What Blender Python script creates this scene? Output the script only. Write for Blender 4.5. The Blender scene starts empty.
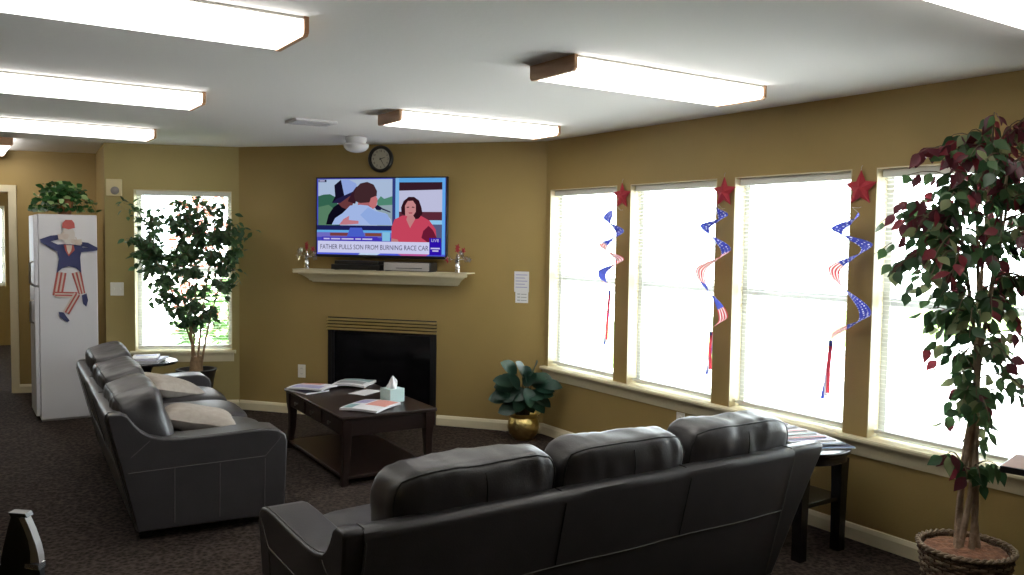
import bpy, bmesh, math, random
from math import sin, cos, pi, radians as R
from mathutils import Vector as V, Matrix as Mx, noise

sc = bpy.context.scene
COL = sc.collection
H = 2.44
yaw, pitch, roll, fpx = 0.5856, -0.0565, 0.0144, 852.84      # the photographer's view

# ------------------------------------------------------------------ materials
MATS = {}

def mat(name, col, rough=0.5, metal=0.0, bump=0.0, bscale=60.0, var=0.0, vscale=8.0, spec=None,
        emit=None, estr=0.0, coat=0.0, trans=None, sheen=0.0):
    m = bpy.data.materials.new(name)
    m.use_nodes = True
    nt = m.node_tree
    b = nt.nodes['Principled BSDF']
    b.inputs['Base Color'].default_value = (*col, 1)
    b.inputs['Roughness'].default_value = rough
    b.inputs['Metallic'].default_value = metal
    if spec is not None:
        b.inputs['Specular IOR Level'].default_value = spec
    if coat:
        b.inputs['Coat Weight'].default_value = coat
    if sheen:
        b.inputs['Sheen Weight'].default_value = sheen
    if emit is not None:
        b.inputs['Emission Color'].default_value = (*emit, 1)
        b.inputs['Emission Strength'].default_value = estr
    tc = nt.nodes.new('ShaderNodeTexCoord')
    if var:
        n = nt.nodes.new('ShaderNodeTexNoise')
        n.inputs['Scale'].default_value = vscale
        n.inputs['Detail'].default_value = 5
        r = nt.nodes.new('ShaderNodeMapRange')
        r.inputs['From Min'].default_value = 0.3
        r.inputs['From Max'].default_value = 0.7
        r.inputs['To Min'].default_value = 1 - var
        r.inputs['To Max'].default_value = 1 + var
        x = nt.nodes.new('ShaderNodeVectorMath')
        x.operation = 'SCALE'
        x.inputs[0].default_value = col
        nt.links.new(tc.outputs['Object'], n.inputs['Vector'])
        nt.links.new(n.outputs['Fac'], r.inputs['Value'])
        nt.links.new(r.outputs['Result'], x.inputs['Scale'])
        nt.links.new(x.outputs['Vector'], b.inputs['Base Color'])
    if bump:
        n = nt.nodes.new('ShaderNodeTexNoise')
        n.inputs['Scale'].default_value = bscale
        n.inputs['Detail'].default_value = 4
        bp = nt.nodes.new('ShaderNodeBump')
        bp.inputs['Strength'].default_value = bump
        bp.inputs['Distance'].default_value = 0.01
        nt.links.new(tc.outputs['Object'], n.inputs['Vector'])
        nt.links.new(n.outputs['Fac'], bp.inputs['Height'])
        nt.links.new(bp.outputs['Normal'], b.inputs['Normal'])
    MATS[name] = m
    return m

def mat_wood(name, c1, c2, scale=(2, 30, 30), rough=0.4):
    m = mat(name, c1, rough)
    nt = m.node_tree
    b = nt.nodes['Principled BSDF']
    tc = nt.nodes.new('ShaderNodeTexCoord')
    mp = nt.nodes.new('ShaderNodeMapping')
    mp.inputs['Scale'].default_value = scale
    n = nt.nodes.new('ShaderNodeTexNoise')
    n.inputs['Scale'].default_value = 3
    n.inputs['Detail'].default_value = 6
    cr = nt.nodes.new('ShaderNodeMix')
    cr.data_type = 'RGBA'
    cr.inputs[6].default_value = (*c1, 1)
    cr.inputs[7].default_value = (*c2, 1)
    nt.links.new(tc.outputs['Object'], mp.inputs['Vector'])
    nt.links.new(mp.outputs['Vector'], n.inputs['Vector'])
    nt.links.new(n.outputs['Fac'], cr.inputs[0])
    nt.links.new(cr.outputs[2], b.inputs['Base Color'])
    return m

def mat_carpet(name):
    m = mat(name, (0.03, 0.024, 0.02), 0.95, spec=0.1)
    nt = m.node_tree
    b = nt.nodes['Principled BSDF']
    tc = nt.nodes.new('ShaderNodeTexCoord')
    n = nt.nodes.new('ShaderNodeTexNoise')
    n.inputs['Scale'].default_value = 55
    n.inputs['Detail'].default_value = 6
    n.inputs['Roughness'].default_value = 0.7
    n2 = nt.nodes.new('ShaderNodeTexVoronoi')
    n2.inputs['Scale'].default_value = 42
    ad = nt.nodes.new('ShaderNodeMath')
    ad.operation = 'MULTIPLY'
    cr = nt.nodes.new('ShaderNodeValToRGB')
    e = cr.color_ramp.elements
    e[0].position = 0.08; e[0].color = (0.0135, 0.0095, 0.0078, 1)
    e[1].position = 0.45; e[1].color = (0.064, 0.046, 0.038, 1)
    bp = nt.nodes.new('ShaderNodeBump')
    bp.inputs['Strength'].default_value = 0.6
    bp.inputs['Distance'].default_value = 0.01
    nt.links.new(tc.outputs['Object'], n.inputs['Vector'])
    nt.links.new(tc.outputs['Object'], n2.inputs['Vector'])
    nt.links.new(n.outputs['Fac'], ad.inputs[0])
    nt.links.new(n2.outputs['Distance'], ad.inputs[1])
    nt.links.new(ad.outputs['Value'], cr.inputs['Fac'])
    nt.links.new(cr.outputs['Color'], b.inputs['Base Color'])
    nt.links.new(n.outputs['Fac'], bp.inputs['Height'])
    nt.links.new(bp.outputs['Normal'], b.inputs['Normal'])
    return m

def mat_glass(name):
    m = bpy.data.materials.new(name)
    m.use_nodes = True
    nt = m.node_tree
    nt.nodes.clear()
    o = nt.nodes.new('ShaderNodeOutputMaterial')
    mx = nt.nodes.new('ShaderNodeMixShader')
    t = nt.nodes.new('ShaderNodeBsdfTransparent')
    t.inputs['Color'].default_value = (0.95, 0.97, 0.96, 1)
    g = nt.nodes.new('ShaderNodeBsdfGlossy')
    g.inputs['Roughness'].default_value = 0.02
    mx.inputs['Fac'].default_value = 0.06
    nt.links.new(t.outputs[0], mx.inputs[1])
    nt.links.new(g.outputs[0], mx.inputs[2])
    nt.links.new(mx.outputs[0], o.inputs['Surface'])
    MATS[name] = m
    return m

def mat_translucent(name, col, rough=0.6, tw=0.4):
    m = mat(name, col, rough)
    nt = m.node_tree
    b = nt.nodes['Principled BSDF']
    o = [n for n in nt.nodes if n.type == 'OUTPUT_MATERIAL'][0]
    t = nt.nodes.new('ShaderNodeBsdfTranslucent')
    t.inputs['Color'].default_value = (*col, 1)
    mx = nt.nodes.new('ShaderNodeMixShader')
    mx.inputs['Fac'].default_value = tw
    nt.links.new(b.outputs[0], mx.inputs[1])
    nt.links.new(t.outputs[0], mx.inputs[2])
    nt.links.new(mx.outputs[0], o.inputs['Surface'])
    return m

def uv_pattern(m, kind):
    """stars or stripes laid along the ribbon's own UV"""
    nt = m.node_tree
    b = nt.nodes['Principled BSDF']
    tl = [n for n in nt.nodes if n.type == 'BSDF_TRANSLUCENT'][0]
    uv = nt.nodes.new('ShaderNodeUVMap')
    cr = nt.nodes.new('ShaderNodeValToRGB')
    cr.color_ramp.interpolation = 'CONSTANT'
    e = cr.color_ramp.elements
    if kind == 'stars':
        mp = nt.nodes.new('ShaderNodeMapping')
        mp.inputs['Scale'].default_value = (60, 3.0, 1)
        v = nt.nodes.new('ShaderNodeTexVoronoi')
        v.inputs['Scale'].default_value = 1
        v.inputs['Randomness'].default_value = 0.25
        nt.links.new(uv.outputs['UV'], mp.inputs['Vector'])
        nt.links.new(mp.outputs['Vector'], v.inputs['Vector'])
        nt.links.new(v.outputs['Distance'], cr.inputs['Fac'])
        e[0].position = 0; e[0].color = (0.85, 0.85, 0.9, 1)
        e[1].position = 0.24; e[1].color = (0.03, 0.04, 0.32, 1)
    else:
        s = nt.nodes.new('ShaderNodeSeparateXYZ')
        mu = nt.nodes.new('ShaderNodeMath'); mu.operation = 'MULTIPLY'; mu.inputs[1].default_value = 3.5
        fr = nt.nodes.new('ShaderNodeMath'); fr.operation = 'FRACT'
        nt.links.new(uv.outputs['UV'], s.inputs[0])
        nt.links.new(s.outputs['Y'], mu.inputs[0])
        nt.links.new(mu.outputs[0], fr.inputs[0])
        nt.links.new(fr.outputs[0], cr.inputs['Fac'])
        e[0].position = 0; e[0].color = (0.62, 0.05, 0.07, 1)
        e[1].position = 0.5; e[1].color = (0.85, 0.82, 0.82, 1)
    nt.links.new(cr.outputs['Color'], b.inputs['Base Color'])
    nt.links.new(cr.outputs['Color'], tl.inputs['Color'])

def emis(name, col, s=1.0):
    m = bpy.data.materials.new(name)
    m.use_nodes = True
    nt = m.node_tree
    nt.nodes.clear()
    o = nt.nodes.new('ShaderNodeOutputMaterial')
    e = nt.nodes.new('ShaderNodeEmission')
    e.inputs['Color'].default_value = (*col, 1)
    e.inputs['Strength'].default_value = s
    nt.links.new(e.outputs[0], o.inputs['Surface'])
    MATS[name] = m
    return m

WALLC = (0.345, 0.242, 0.090)
m_wall = mat('wall_paint', WALLC, 0.55, bump=0.12, bscale=120, var=0.03, vscale=3, spec=0.3)
m_wall_lit = mat('wall_paint_lit', (0.365, 0.285, 0.115), 0.55, bump=0.12, bscale=120, var=0.03, vscale=3, spec=0.3)  # same paint as other walls, light on it put into a paler colour
m_ceil = mat('ceiling_paint', (0.86, 0.84, 0.83), 0.8, bump=0.11, bscale=45, spec=0.2)
m_trim = mat('cream_trim', (0.70, 0.62, 0.43), 0.4, spec=0.4)
m_vinyl = mat('white_vinyl', (0.58, 0.59, 0.58), 0.45)
m_slat = mat('blind_slat', (0.72, 0.72, 0.68), 0.45)
m_carpet = mat_carpet('carpet')
m_glass = mat_glass('window_glass')
m_leather = mat('leather', (0.044, 0.040, 0.042), 0.40, bump=0.07, bscale=160, var=0.12, vscale=6, spec=0.6)
m_stitch = mat('stitching', (0.115, 0.108, 0.103), 0.7)
m_pipe = mat('dark_piping', (0.012, 0.011, 0.011), 0.5)
m_dwood = mat_wood('dark_wood', (0.012, 0.0050, 0.0040), (0.022, 0.010, 0.007), (3, 40, 40), 0.36)
m_black = mat('black_paint', (0.008, 0.008, 0.009), 0.35)
m_blackw = mat_wood('black_wood', (0.006, 0.005, 0.006), (0.011, 0.009, 0.009), (3, 40, 40), 0.25)
m_plastic = mat('black_plastic', (0.012, 0.012, 0.013), 0.3)
m_oak = mat_wood('oak_end', (0.38, 0.19, 0.085), (0.54, 0.31, 0.16), (3, 3, 50), 0.45)
m_diff = emis('lit_diffuser', (1.0, 0.965, 0.90), 7.0)
m_pan = mat('white_pan', (0.7, 0.68, 0.62), 0.5)
m_white = mat('white_enamel', (0.60, 0.58, 0.60), 0.45)
m_plate = mat('white_plate', (0.78, 0.75, 0.68), 0.4)
m_cream = mat('cream_plastic', (0.62, 0.52, 0.30), 0.45)
m_silver = mat('silver_metal', (0.75, 0.75, 0.78), 0.25, 1.0)
m_nickel = mat('nickel', (0.45, 0.43, 0.40), 0.3, 1.0)
m_brass = mat('brass', (0.88, 0.68, 0.28), 0.28, 1.0, bump=0.8, bscale=35)
m_brassd = mat('antique_brass', (0.62, 0.50, 0.24), 0.34, 0.75)
m_fglass = mat('fireplace_glass', (0.006, 0.006, 0.007), 0.12, spec=0.35)
m_soil = mat('dark_soil', (0.02, 0.013, 0.009), 0.9, bump=1, bscale=60)
m_moss = mat('reddish_moss', (0.25, 0.115, 0.066), 0.95, bump=1, bscale=55, var=0.35, vscale=40)
m_bark = mat('pale_bark', (0.36, 0.26, 0.18), 0.85, bump=0.8, bscale=50, var=0.35, vscale=18)
m_bark2 = mat('tan_stem', (0.30, 0.19, 0.10), 0.85, bump=0.5, bscale=60, var=0.3, vscale=20)
m_twig = mat('twig', (0.10, 0.07, 0.04), 0.8)
m_g1 = mat_translucent('leaf_deep_green', (0.026, 0.068, 0.026), 0.4, 0.3)
m_g2 = mat_translucent('leaf_green', (0.060, 0.120, 0.045), 0.4, 0.35)
m_g3 = mat_translucent('leaf_olive', (0.19, 0.22, 0.10), 0.45, 0.35)
m_r1 = mat_translucent('leaf_burgundy', (0.085, 0.014, 0.022), 0.45, 0.3)
m_r2 = mat_translucent('leaf_crimson', (0.20, 0.025, 0.035), 0.45, 0.3)
m_rub = mat('leaf_rubber_plant', (0.013, 0.046, 0.030), 0.38, spec=0.4)
m_rub2 = mat('leaf_rubber_plant_light', (0.03, 0.085, 0.05), 0.38, spec=0.4)
m_iv1 = mat_translucent('ivy_green', (0.025, 0.10, 0.02), 0.45, 0.2)
m_iv2 = mat_translucent('ivy_pale', (0.30, 0.42, 0.17), 0.45, 0.2)
m_wick = mat('wicker', (0.105, 0.062, 0.036), 0.7, bump=0.6, bscale=80, var=0.4, vscale=25)
m_wickl = mat('wicker_pale', (0.25, 0.18, 0.12), 0.7, bump=0.6, bscale=80, var=0.3, vscale=25)
m_terra = mat('red_brown_pot', (0.30, 0.10, 0.035), 0.4)
m_pot = mat('dark_planter', (0.012, 0.009, 0.009), 0.3)
m_pillow = mat('tan_linen', (0.40, 0.35, 0.305), 0.9, bump=0.5, bscale=220, var=0.10, vscale=25, spec=0.1)
m_star = mat('red_felt', (0.40, 0.025, 0.04), 0.8, bump=0.4, bscale=120)
m_rstars = mat_translucent('ribbon_stars', (0.03, 0.04, 0.32), 0.6, 0.5); uv_pattern(m_rstars, 'stars')
m_rstrip = mat_translucent('ribbon_stripes', (0.7, 0.5, 0.5), 0.6, 0.5); uv_pattern(m_rstrip, 'stripes')
m_rblue = mat_translucent('ribbon_blue', (0.06, 0.08, 0.42), 0.6, 0.5)
m_rred = mat_translucent('ribbon_red', (0.62, 0.05, 0.08), 0.6, 0.5)
m_rwhite = mat_translucent('ribbon_white', (0.8, 0.78, 0.8), 0.6, 0.5)
m_paper = mat('paper', (0.72, 0.71, 0.74), 0.6)
m_pink = mat('print_pink', (0.62, 0.26, 0.22), 0.55)
m_pblue = mat('print_blue', (0.16, 0.24, 0.42), 0.55)
m_pgrey = mat('print_grey', (0.30, 0.31, 0.33), 0.55)
m_pdark = mat('print_dark', (0.03, 0.03, 0.06), 0.5)
m_plil = mat('print_lilac', (0.36, 0.34, 0.56), 0.5)
m_pred = mat('print_red', (0.42, 0.06, 0.07), 0.5)
m_pteal = mat('print_teal', (0.20, 0.34, 0.36), 0.5)
m_tissue = mat('tissue_box', (0.50, 0.66, 0.66), 0.6)
m_tissuew = mat('tissue_paper', (0.85, 0.85, 0.88), 0.8)
m_ftop = mat_wood('red_brown_top', (0.30, 0.125, 0.07), (0.40, 0.18, 0.10), (3, 30, 30), 0.6)
m_ftop.node_tree.nodes['Principled BSDF'].inputs['Specular IOR Level'].default_value = 0.2
m_dwood.node_tree.nodes['Principled BSDF'].inputs['Specular IOR Level'].default_value = 0.35
m_clockf = mat('clock_face', (0.55, 0.52, 0.42), 0.5)
m_navy = mat('navy_card', (0.022, 0.026, 0.10), 0.6)
m_cred = mat('red_card', (0.36, 0.06, 0.05), 0.6)
m_cwhite = mat('white_card', (0.52, 0.43, 0.37), 0.6)
m_cskin = mat('grey_white_card', (0.55, 0.50, 0.46), 0.6)
m_grass = mat('lawn_grass', (0.16, 0.26, 0.06), 0.9, var=0.4, vscale=2)
m_conc = mat('concrete', (0.70, 0.69, 0.67), 0.9, var=0.1, vscale=1)
m_hedge = mat('hedge_leaf', (0.07, 0.17, 0.035), 0.7)
m_hedge2 = mat('red_shrub_leaf', (0.30, 0.08, 0.05), 0.7)
m_silvp = mat('silver_plastic', (0.46, 0.43, 0.42), 0.4)
m_dome = mat('milk_glass', (0.75, 0.74, 0.76), 0.2)
m_trimgrey = mat('grey_trim', (0.26, 0.235, 0.225), 0.45)

# ------------------------------------------------------------------ mesh builder
class MB:
    def __init__(self):
        self.v = []; self.f = []; self.m = []; self.uv = {}
    def add(self, vs, fs, mi=0, M=None, uvs=None):
        o = len(self.v)
        for p in vs:
            p = V(p)
            self.v.append(M @ p if M is not None else p)
        for k, f in enumerate(fs):
            self.f.append([i + o for i in f]); self.m.append(mi)
            if uvs: self.uv[len(self.f) - 1] = [uvs[i] for i in f]
        return self
    def box(self, x0, x1, y0, y1, z0, z1, mi=0, M=None):
        vs = [(x, y, z) for z in (z0, z1) for y in (y0, y1) for x in (x0, x1)]
        return self.add(vs, [(0, 2, 3, 1), (4, 5, 7, 6), (0, 1, 5, 4), (2, 6, 7, 3), (0, 4, 6, 2), (1, 3, 7, 5)], mi, M)
    def prism(self, poly, a, b, ax='z', mi=0, M=None):
        n = len(poly)
        def P(p, t):
            return (p[0], p[1], t) if ax == 'z' else ((t, p[0], p[1]) if ax == 'x' else (p[0], t, p[1]))
        vs = [P(p, a) for p in poly] + [P(p, b) for p in poly]
        fs = [list(range(n))[::-1], list(range(n, 2 * n))] + [(i, (i + 1) % n, n + (i + 1) % n, n + i) for i in range(n)]
        return self.add(vs, fs, mi, M)
    def lathe(self, prof, seg=32, mi=0, M=None, sx=1, sy=1):
        vs = []; fs = []
        n = len(prof)
        for k in range(seg):
            a = 2 * pi * k / seg
            for r, z in prof: vs.append((r * cos(a) * sx, r * sin(a) * sy, z))
        for k in range(seg):
            k2 = (k + 1) % seg
            for i in range(n - 1):
                fs.append((k * n + i, k2 * n + i, k2 * n + i + 1, k * n + i + 1))
        if prof[0][0] > 1e-6: fs.append([k * n for k in range(seg)][::-1])
        if prof[-1][0] > 1e-6: fs.append([k * n + n - 1 for k in range(seg)])
        return self.add(vs, fs, mi, M)
    def tube(self, pts, rad, seg=8, mi=0, M=None, closed=False):
        pts = [V(p) for p in pts]; n = len(pts)
        rs = rad if isinstance(rad, (list, tuple)) else [rad] * n
        vs = []; fs = []
        up = V((0, 0, 1)); prev = None
        for i, p in enumerate(pts):
            if closed: d = pts[(i + 1) % n] - pts[i - 1]
            else: d = pts[min(i + 1, n - 1)] - pts[max(i - 1, 0)]
            d.normalize()
            if prev is None:
                a = d.cross(up if abs(d.z) < 0.9 else V((1, 0, 0))).normalized()
            else:
                a = (prev - d * prev.dot(d))
                a = a.normalized() if a.length > 1e-6 else d.cross(up).normalized()
            prev = a
            b = d.cross(a)
            for k in range(seg):
                t = 2 * pi * k / seg
                vs.append(p + (a * cos(t) + b * sin(t)) * rs[i])
        for i in range(n if closed else n - 1):
            j = (i + 1) % n
            for k in range(seg):
                fs.append((i * seg + k, i * seg + (k + 1) % seg, j * seg + (k + 1) % seg, j * seg + k))
        if not closed:
            fs.append(list(range(seg))[::-1]); fs.append([(n - 1) * seg + k for k in range(seg)])
        return self.add(vs, fs, mi, M)
    def surf(self, fn, nu, nv, mi=0, M=None, cu=False, cv=False, uvf=None):
        vs = []; fs = []; uvs = []
        for i in range(nu + (0 if cu else 1)):
            for j in range(nv + (0 if cv else 1)):
                vs.append(fn(i / nu, j / nv)); uvs.append((i / nu, j / nv))
        w = nv + (0 if cv else 1); h = nu + (0 if cu else 1)
        for i in range(nu):
            for j in range(nv):
                fs.append((i * w + j, ((i + 1) % h) * w + j, ((i + 1) % h) * w + (j + 1) % w, i * w + (j + 1) % w))
        return self.add(vs, fs, mi, M, uvs)

def obj(name, mb, mats, parent=None, bevel=0.0, bseg=2, smooth=True, ang=38, fix=True, weld=False):
    me = bpy.data.meshes.new(name)
    me.from_pydata([tuple(v) for v in mb.v], [], mb.f)
    mats = mats if isinstance(mats, (list, tuple)) else [mats]
    for m in mats: me.materials.append(m)
    for i, p in enumerate(me.polygons):
        p.material_index = mb.m[i]
        p.use_smooth = smooth
    if mb.uv:
        l = me.uv_layers.new(name='UVMap')
        for i, p in enumerate(me.polygons):
            u = mb.uv.get(i)
            if u:
                for k, li in enumerate(p.loop_indices): l.data[li].uv = u[k]
    if fix:
        bm = bmesh.new(); bm.from_mesh(me)
        if weld: bmesh.ops.remove_doubles(bm, verts=bm.verts, dist=1e-5)
        bmesh.ops.recalc_face_normals(bm, faces=bm.faces)
        bm.to_mesh(me); bm.free()
    if smooth: me.set_sharp_from_angle(angle=R(ang))
    o = bpy.data.objects.new(name, me)
    COL.objects.link(o)
    if parent is not None: o.parent = parent
    if bevel:
        b = o.modifiers.new('bevel', 'BEVEL')
        b.width = bevel; b.segments = bseg; b.limit_method = 'ANGLE'; b.angle_limit = R(40)
    return o

def thing(name, label, cat, loc=(0, 0, 0), rz=0.0, group=None):
    o = bpy.data.objects.new(name, None)
    COL.objects.link(o)
    o.empty_display_size = 0.1
    o.location = loc; o.rotation_euler = (0, 0, rz)
    o['label'] = label; o['category'] = cat
    if group: o['group'] = group
    return o

def tag(o, label, cat, group=None, loc=None, rz=None):
    o['label'] = label; o['category'] = cat
    if group: o['group'] = group
    if loc is not None: o.location = loc
    if rz is not None: o.rotation_euler = (0, 0, rz)
    return o

def struct(name, mb, mats, parent=None, **k):
    o = obj(name, mb, mats, parent, **k)
    if parent is None: o['kind'] = 'structure'
    return o

def children(o): return [c for c in bpy.data.objects if c.parent == o]

def dup(root, loc, rz, label, group=None):
    r = root.copy(); COL.objects.link(r)
    r.location = loc; r.rotation_euler = (0, 0, rz); r['label'] = label
    if group: r['group'] = group
    for ch in children(root):
        c = ch.copy(); COL.objects.link(c); c.parent = r
        for g in children(ch):
            d = g.copy(); COL.objects.link(d); d.parent = c
    return r

def frame(A, B):
    A = V((A[0], A[1], 0)); B = V((B[0], B[1], 0))
    t = (B - A).normalized(); n = V((-t.y, t.x, 0))
    M = Mx(((t.x, n.x, 0, A.x), (t.y, n.y, 0, A.y), (0, 0, 1, 0), (0, 0, 0, 1)))
    return M, (B - A).length, math.atan2(t.y, t.x)

_txt = {}
def text_mb(s, size, M, mi=0, ext=0.0005, mb=None, align='CENTER', sx=1.0):
    """lettering as filled outlines turned into mesh"""
    cu = bpy.data.curves.new('lettering', 'FONT')
    cu.body = s; cu.size = size; cu.align_x = align; cu.align_y = 'CENTER'; cu.extrude = ext; cu.resolution_u = 3
    o = bpy.data.objects.new('lettering', cu); COL.objects.link(o)
    dg = bpy.context.evaluated_depsgraph_get()
    me = bpy.data.meshes.new_from_object(o.evaluated_get(dg))
    mb = mb or MB()
    mb.add([(v.co.x * sx, v.co.y, v.co.z) for v in me.vertices], [list(p.vertices) for p in me.polygons], mi, M)
    bpy.data.objects.remove(o); bpy.data.curves.remove(cu); bpy.data.meshes.remove(me)
    return mb

# ------------------------------------------------------------------ the setting
W = 4.152
C1 = (4.152, 5.762); C2 = (2.267, 8.017); C3 = (1.193, 8.459); C4 = (1.285, 9.66)
FW = (-3.2, 11.20)
HT = (1.45, 14.2)
T = 0.15
outline = [(-3.35, -2.65), (4.302, -2.65), (4.302, 5.83), (2.36, 8.15), (1.34, 8.58), (1.62, 9.8), (1.62, 14.35), (-3.35, 14.35)]
struct('floor', MB().prism(outline, -0.1, 0.0), m_carpet, smooth=False)
struct('ceiling', MB().prism(outline, H, H + 0.1), m_ceil, smooth=False)

ZS, ZH = 0.555, 2.036
MR, LR, AR = frame((W, -2.5), C1)
OY = 2.5
wins = [(5.706, 4.869), (4.720, 3.884), (3.735, 2.899), (2.750, 1.914)]
def wall_with(name, M, L, holes, m, ext0=0.0, ext1=0.0, z0s=None):
    """holes: (s0, s1, z0, z1) sorted by s"""
    mb = MB(); s = -ext0
    for a, b, z0, z1 in holes:
        mb.box(s, a, -T, 0, 0, H, 0, M)
        if z0 > 0: mb.box(a, b, -T, 0, 0, z0, 0, M)
        mb.box(a, b, -T, 0, z1, H, 0, M)
        s = b
    mb.box(s, L + ext1, -T, 0, 0, H, 0, M)
    return struct(name, mb, m, smooth=False)
wall_with('wall_right', MR, LR, sorted([(b + OY, a + OY, ZS, ZH) for a, b in wins]), m_wall, T, 0.12)
MF, LF, AF = frame(C1, C2)
wall_with('wall_fireplace', MF, LF, [(0.99, 1.985, 0.03, 0.88)], m_wall, 0.0, 0.06)
ML, LL, AL = frame(C2, C3)
WL = (0.065, 0.915, 0.535, 2.030)
wall_with('wall_left_window', ML, LL, [WL], m_wall_lit, 0.0, 0.0)
MC, LC, AC = frame(C3, C4)
struct('wall_alcove_side', MB().box(0.16, LC, -T, 0, 0, H, 0, MC).box(0.0, 0.2, -0.12, 0, 0, H, 0, MC), m_wall, smooth=False)
MA, LA, AA = frame(C4, FW)
DO = (0.795, 1.75)
wall_with('wall_far', MA, LA, [(DO[0], DO[1], 0.0, 2.03)], m_wall, 0.3, 0.0)
MH, LH, AH = frame(HT, (-3.2, 14.2))
wall_with('wall_hall', MH, LH, [(0.75, 2.2, 0.85, 2.0)], m_wall)
MHS, LHS, _ = frame((1.45, 9.95), HT)
struct('wall_hall_side', MB().box(0, LHS, -T, 0, 0, H, 0, MHS), m_wall, smooth=False)
MW, LW_, _ = frame((-3.2, 14.2), (-3.2, -2.5))
struct('wall_left', MB().box(0, LW_, -T, 0, 0, H, 0, MW), m_wall, smooth=False)
MB_, LB, _ = frame((-3.2, -2.5), (W, -2.5))
struct('wall_back', MB().box(0, LB, -T, 0, 0, H, 0, MB_), m_wall, smooth=False)

# baseboards
BP = [(0, 0), (0.016, 0), (0.016, 0.062), (0.011, 0.074), (0.006, 0.084), (0, 0.088)]
def baseboard(name, M, a, b):
    mb = MB().prism(BP, a, b, 'x', 0, M)
    return struct(name, mb, m_trim, smooth=False)
baseboard('baseboard_right', MR, 0, LR)
mb = MB().prism(BP, 0.0, 0.955, 'x', 0, MF).prism(BP, 2.022, LF - 0.006, 'x', 0, MF)
struct('baseboard_fireplace', mb, m_trim, smooth=False)
baseboard('baseboard_left_window', ML, 0.006, LL + 0.016)
baseboard('baseboard_alcove_side', MC, -0.016, LC)
baseboard('baseboard_far', MA, 0.0, DO[0] - 0.065)

# door casing to the next room
mb = MB()
mb.box(DO[0] - 0.065, DO[0], -0.002, 0.018, 0, 2.095, 0, MA)
mb.box(DO[1], DO[1] + 0.065, -0.002, 0.018, 0, 2.095, 0, MA)
mb.box(DO[0], DO[1], -0.002, 0.018, 2.03, 2.095, 0, MA)
mb.box(DO[0] - 0.002, DO[0] + 0.012, -T, 0.0, 0, 2.03, 0, MA)
mb.box(DO[1] - 0.012, DO[1] + 0.002, -T, 0.0, 0, 2.03, 0, MA)
struct('trim_1', mb, m_trim, smooth=False)

# windows: vinyl frame, sashes with a meeting rail, panes
def window(idx, M, s0, s1, z0, z1, mid):
    f = MB(); d0, d1 = -0.145, -0.095
    w = 0.045
    f.box(s0, s0 + w, d0, d1, z0, z1, 0, M); f.box(s1 - w, s1, d0, d1, z0, z1, 0, M)
    f.box(s0 + w, s1 - w, d0, d1, z1 - w, z1, 0, M); f.box(s0 + w, s1 - w, d0, d1, z0, z0 + w + 0.01, 0, M)
    f.box(s0 + w, s1 - w, d0 + 0.008, d1 - 0.008, mid - 0.022, mid + 0.022, 0, M)
    o = struct('window_%d' % idx, f, m_vinyl, smooth=False)
    p = MB()
    p.box(s0 + w - 0.01, s1 - w + 0.01, -0.125, -0.121, z0 + w, mid - 0.015, 0, M)
    p.box(s0 + w - 0.01, s1 - w + 0.01, -0.118, -0.114, mid + 0.015, z1 - w + 0.01, 0, M)
    obj('pane', p, m_glass, o, smooth=False)
    j = MB()
    j.box(s0, s0 + 0.005, -0.095, 0.0005, z0 + 0.022, z1 - 0.005, 0, M); j.box(s1 - 0.005, s1, -0.095, 0.0005, z0 + 0.022, z1 - 0.005, 0, M)
    j.box(s0, s1, -0.095, 0.0005, z1 - 0.005, z1, 0, M)
    obj('jamb', j, m_trim, o, smooth=False)
    return o
for i, (a, b) in enumerate(wins):
    window(i + 1, MR, b + OY, a + OY, ZS, ZH, 1.315)
window(5, ML, WL[0], WL[1], WL[2], WL[3], 1.30)
window(6, MH, 0.75, 2.2, 0.85, 2.0, 1.4)

# sills: stool and apron
def sill(name, M, a, b, z, proj=0.05, reveal=None, ends=0.0):
    mb = MB()
    P = [(0, z - 0.028), (proj - 0.006, z - 0.028), (proj, z - 0.020), (proj, z - 0.008), (proj - 0.006, z), (0, z)]
    mb.prism(P, a, b, 'x', 0, M)
    Q = [(0, z - 0.105), (0.010, z - 0.105), (0.014, z - 0.085), (0.018, z - 0.05), (0.026, z - 0.028), (0, z - 0.028)]
    mb.prism(Q, a + ends, b - ends, 'x', 0, M)
    for s0, s1 in (reveal or []):
        mb.box(s0, s1, -0.095, 0.0, z - 0.020, z, 0, M)
    return struct(name, mb, m_trim, smooth=False)
sill('trim_2', MR, 0.5, LR - 0.01, 0.577, 0.052, [(b + OY, a + OY) for a, b in wins])
sill('trim_3', ML, 0.03, 0.95, 0.557, 0.048, [(WL[0], WL[1])], 0.02)

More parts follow.
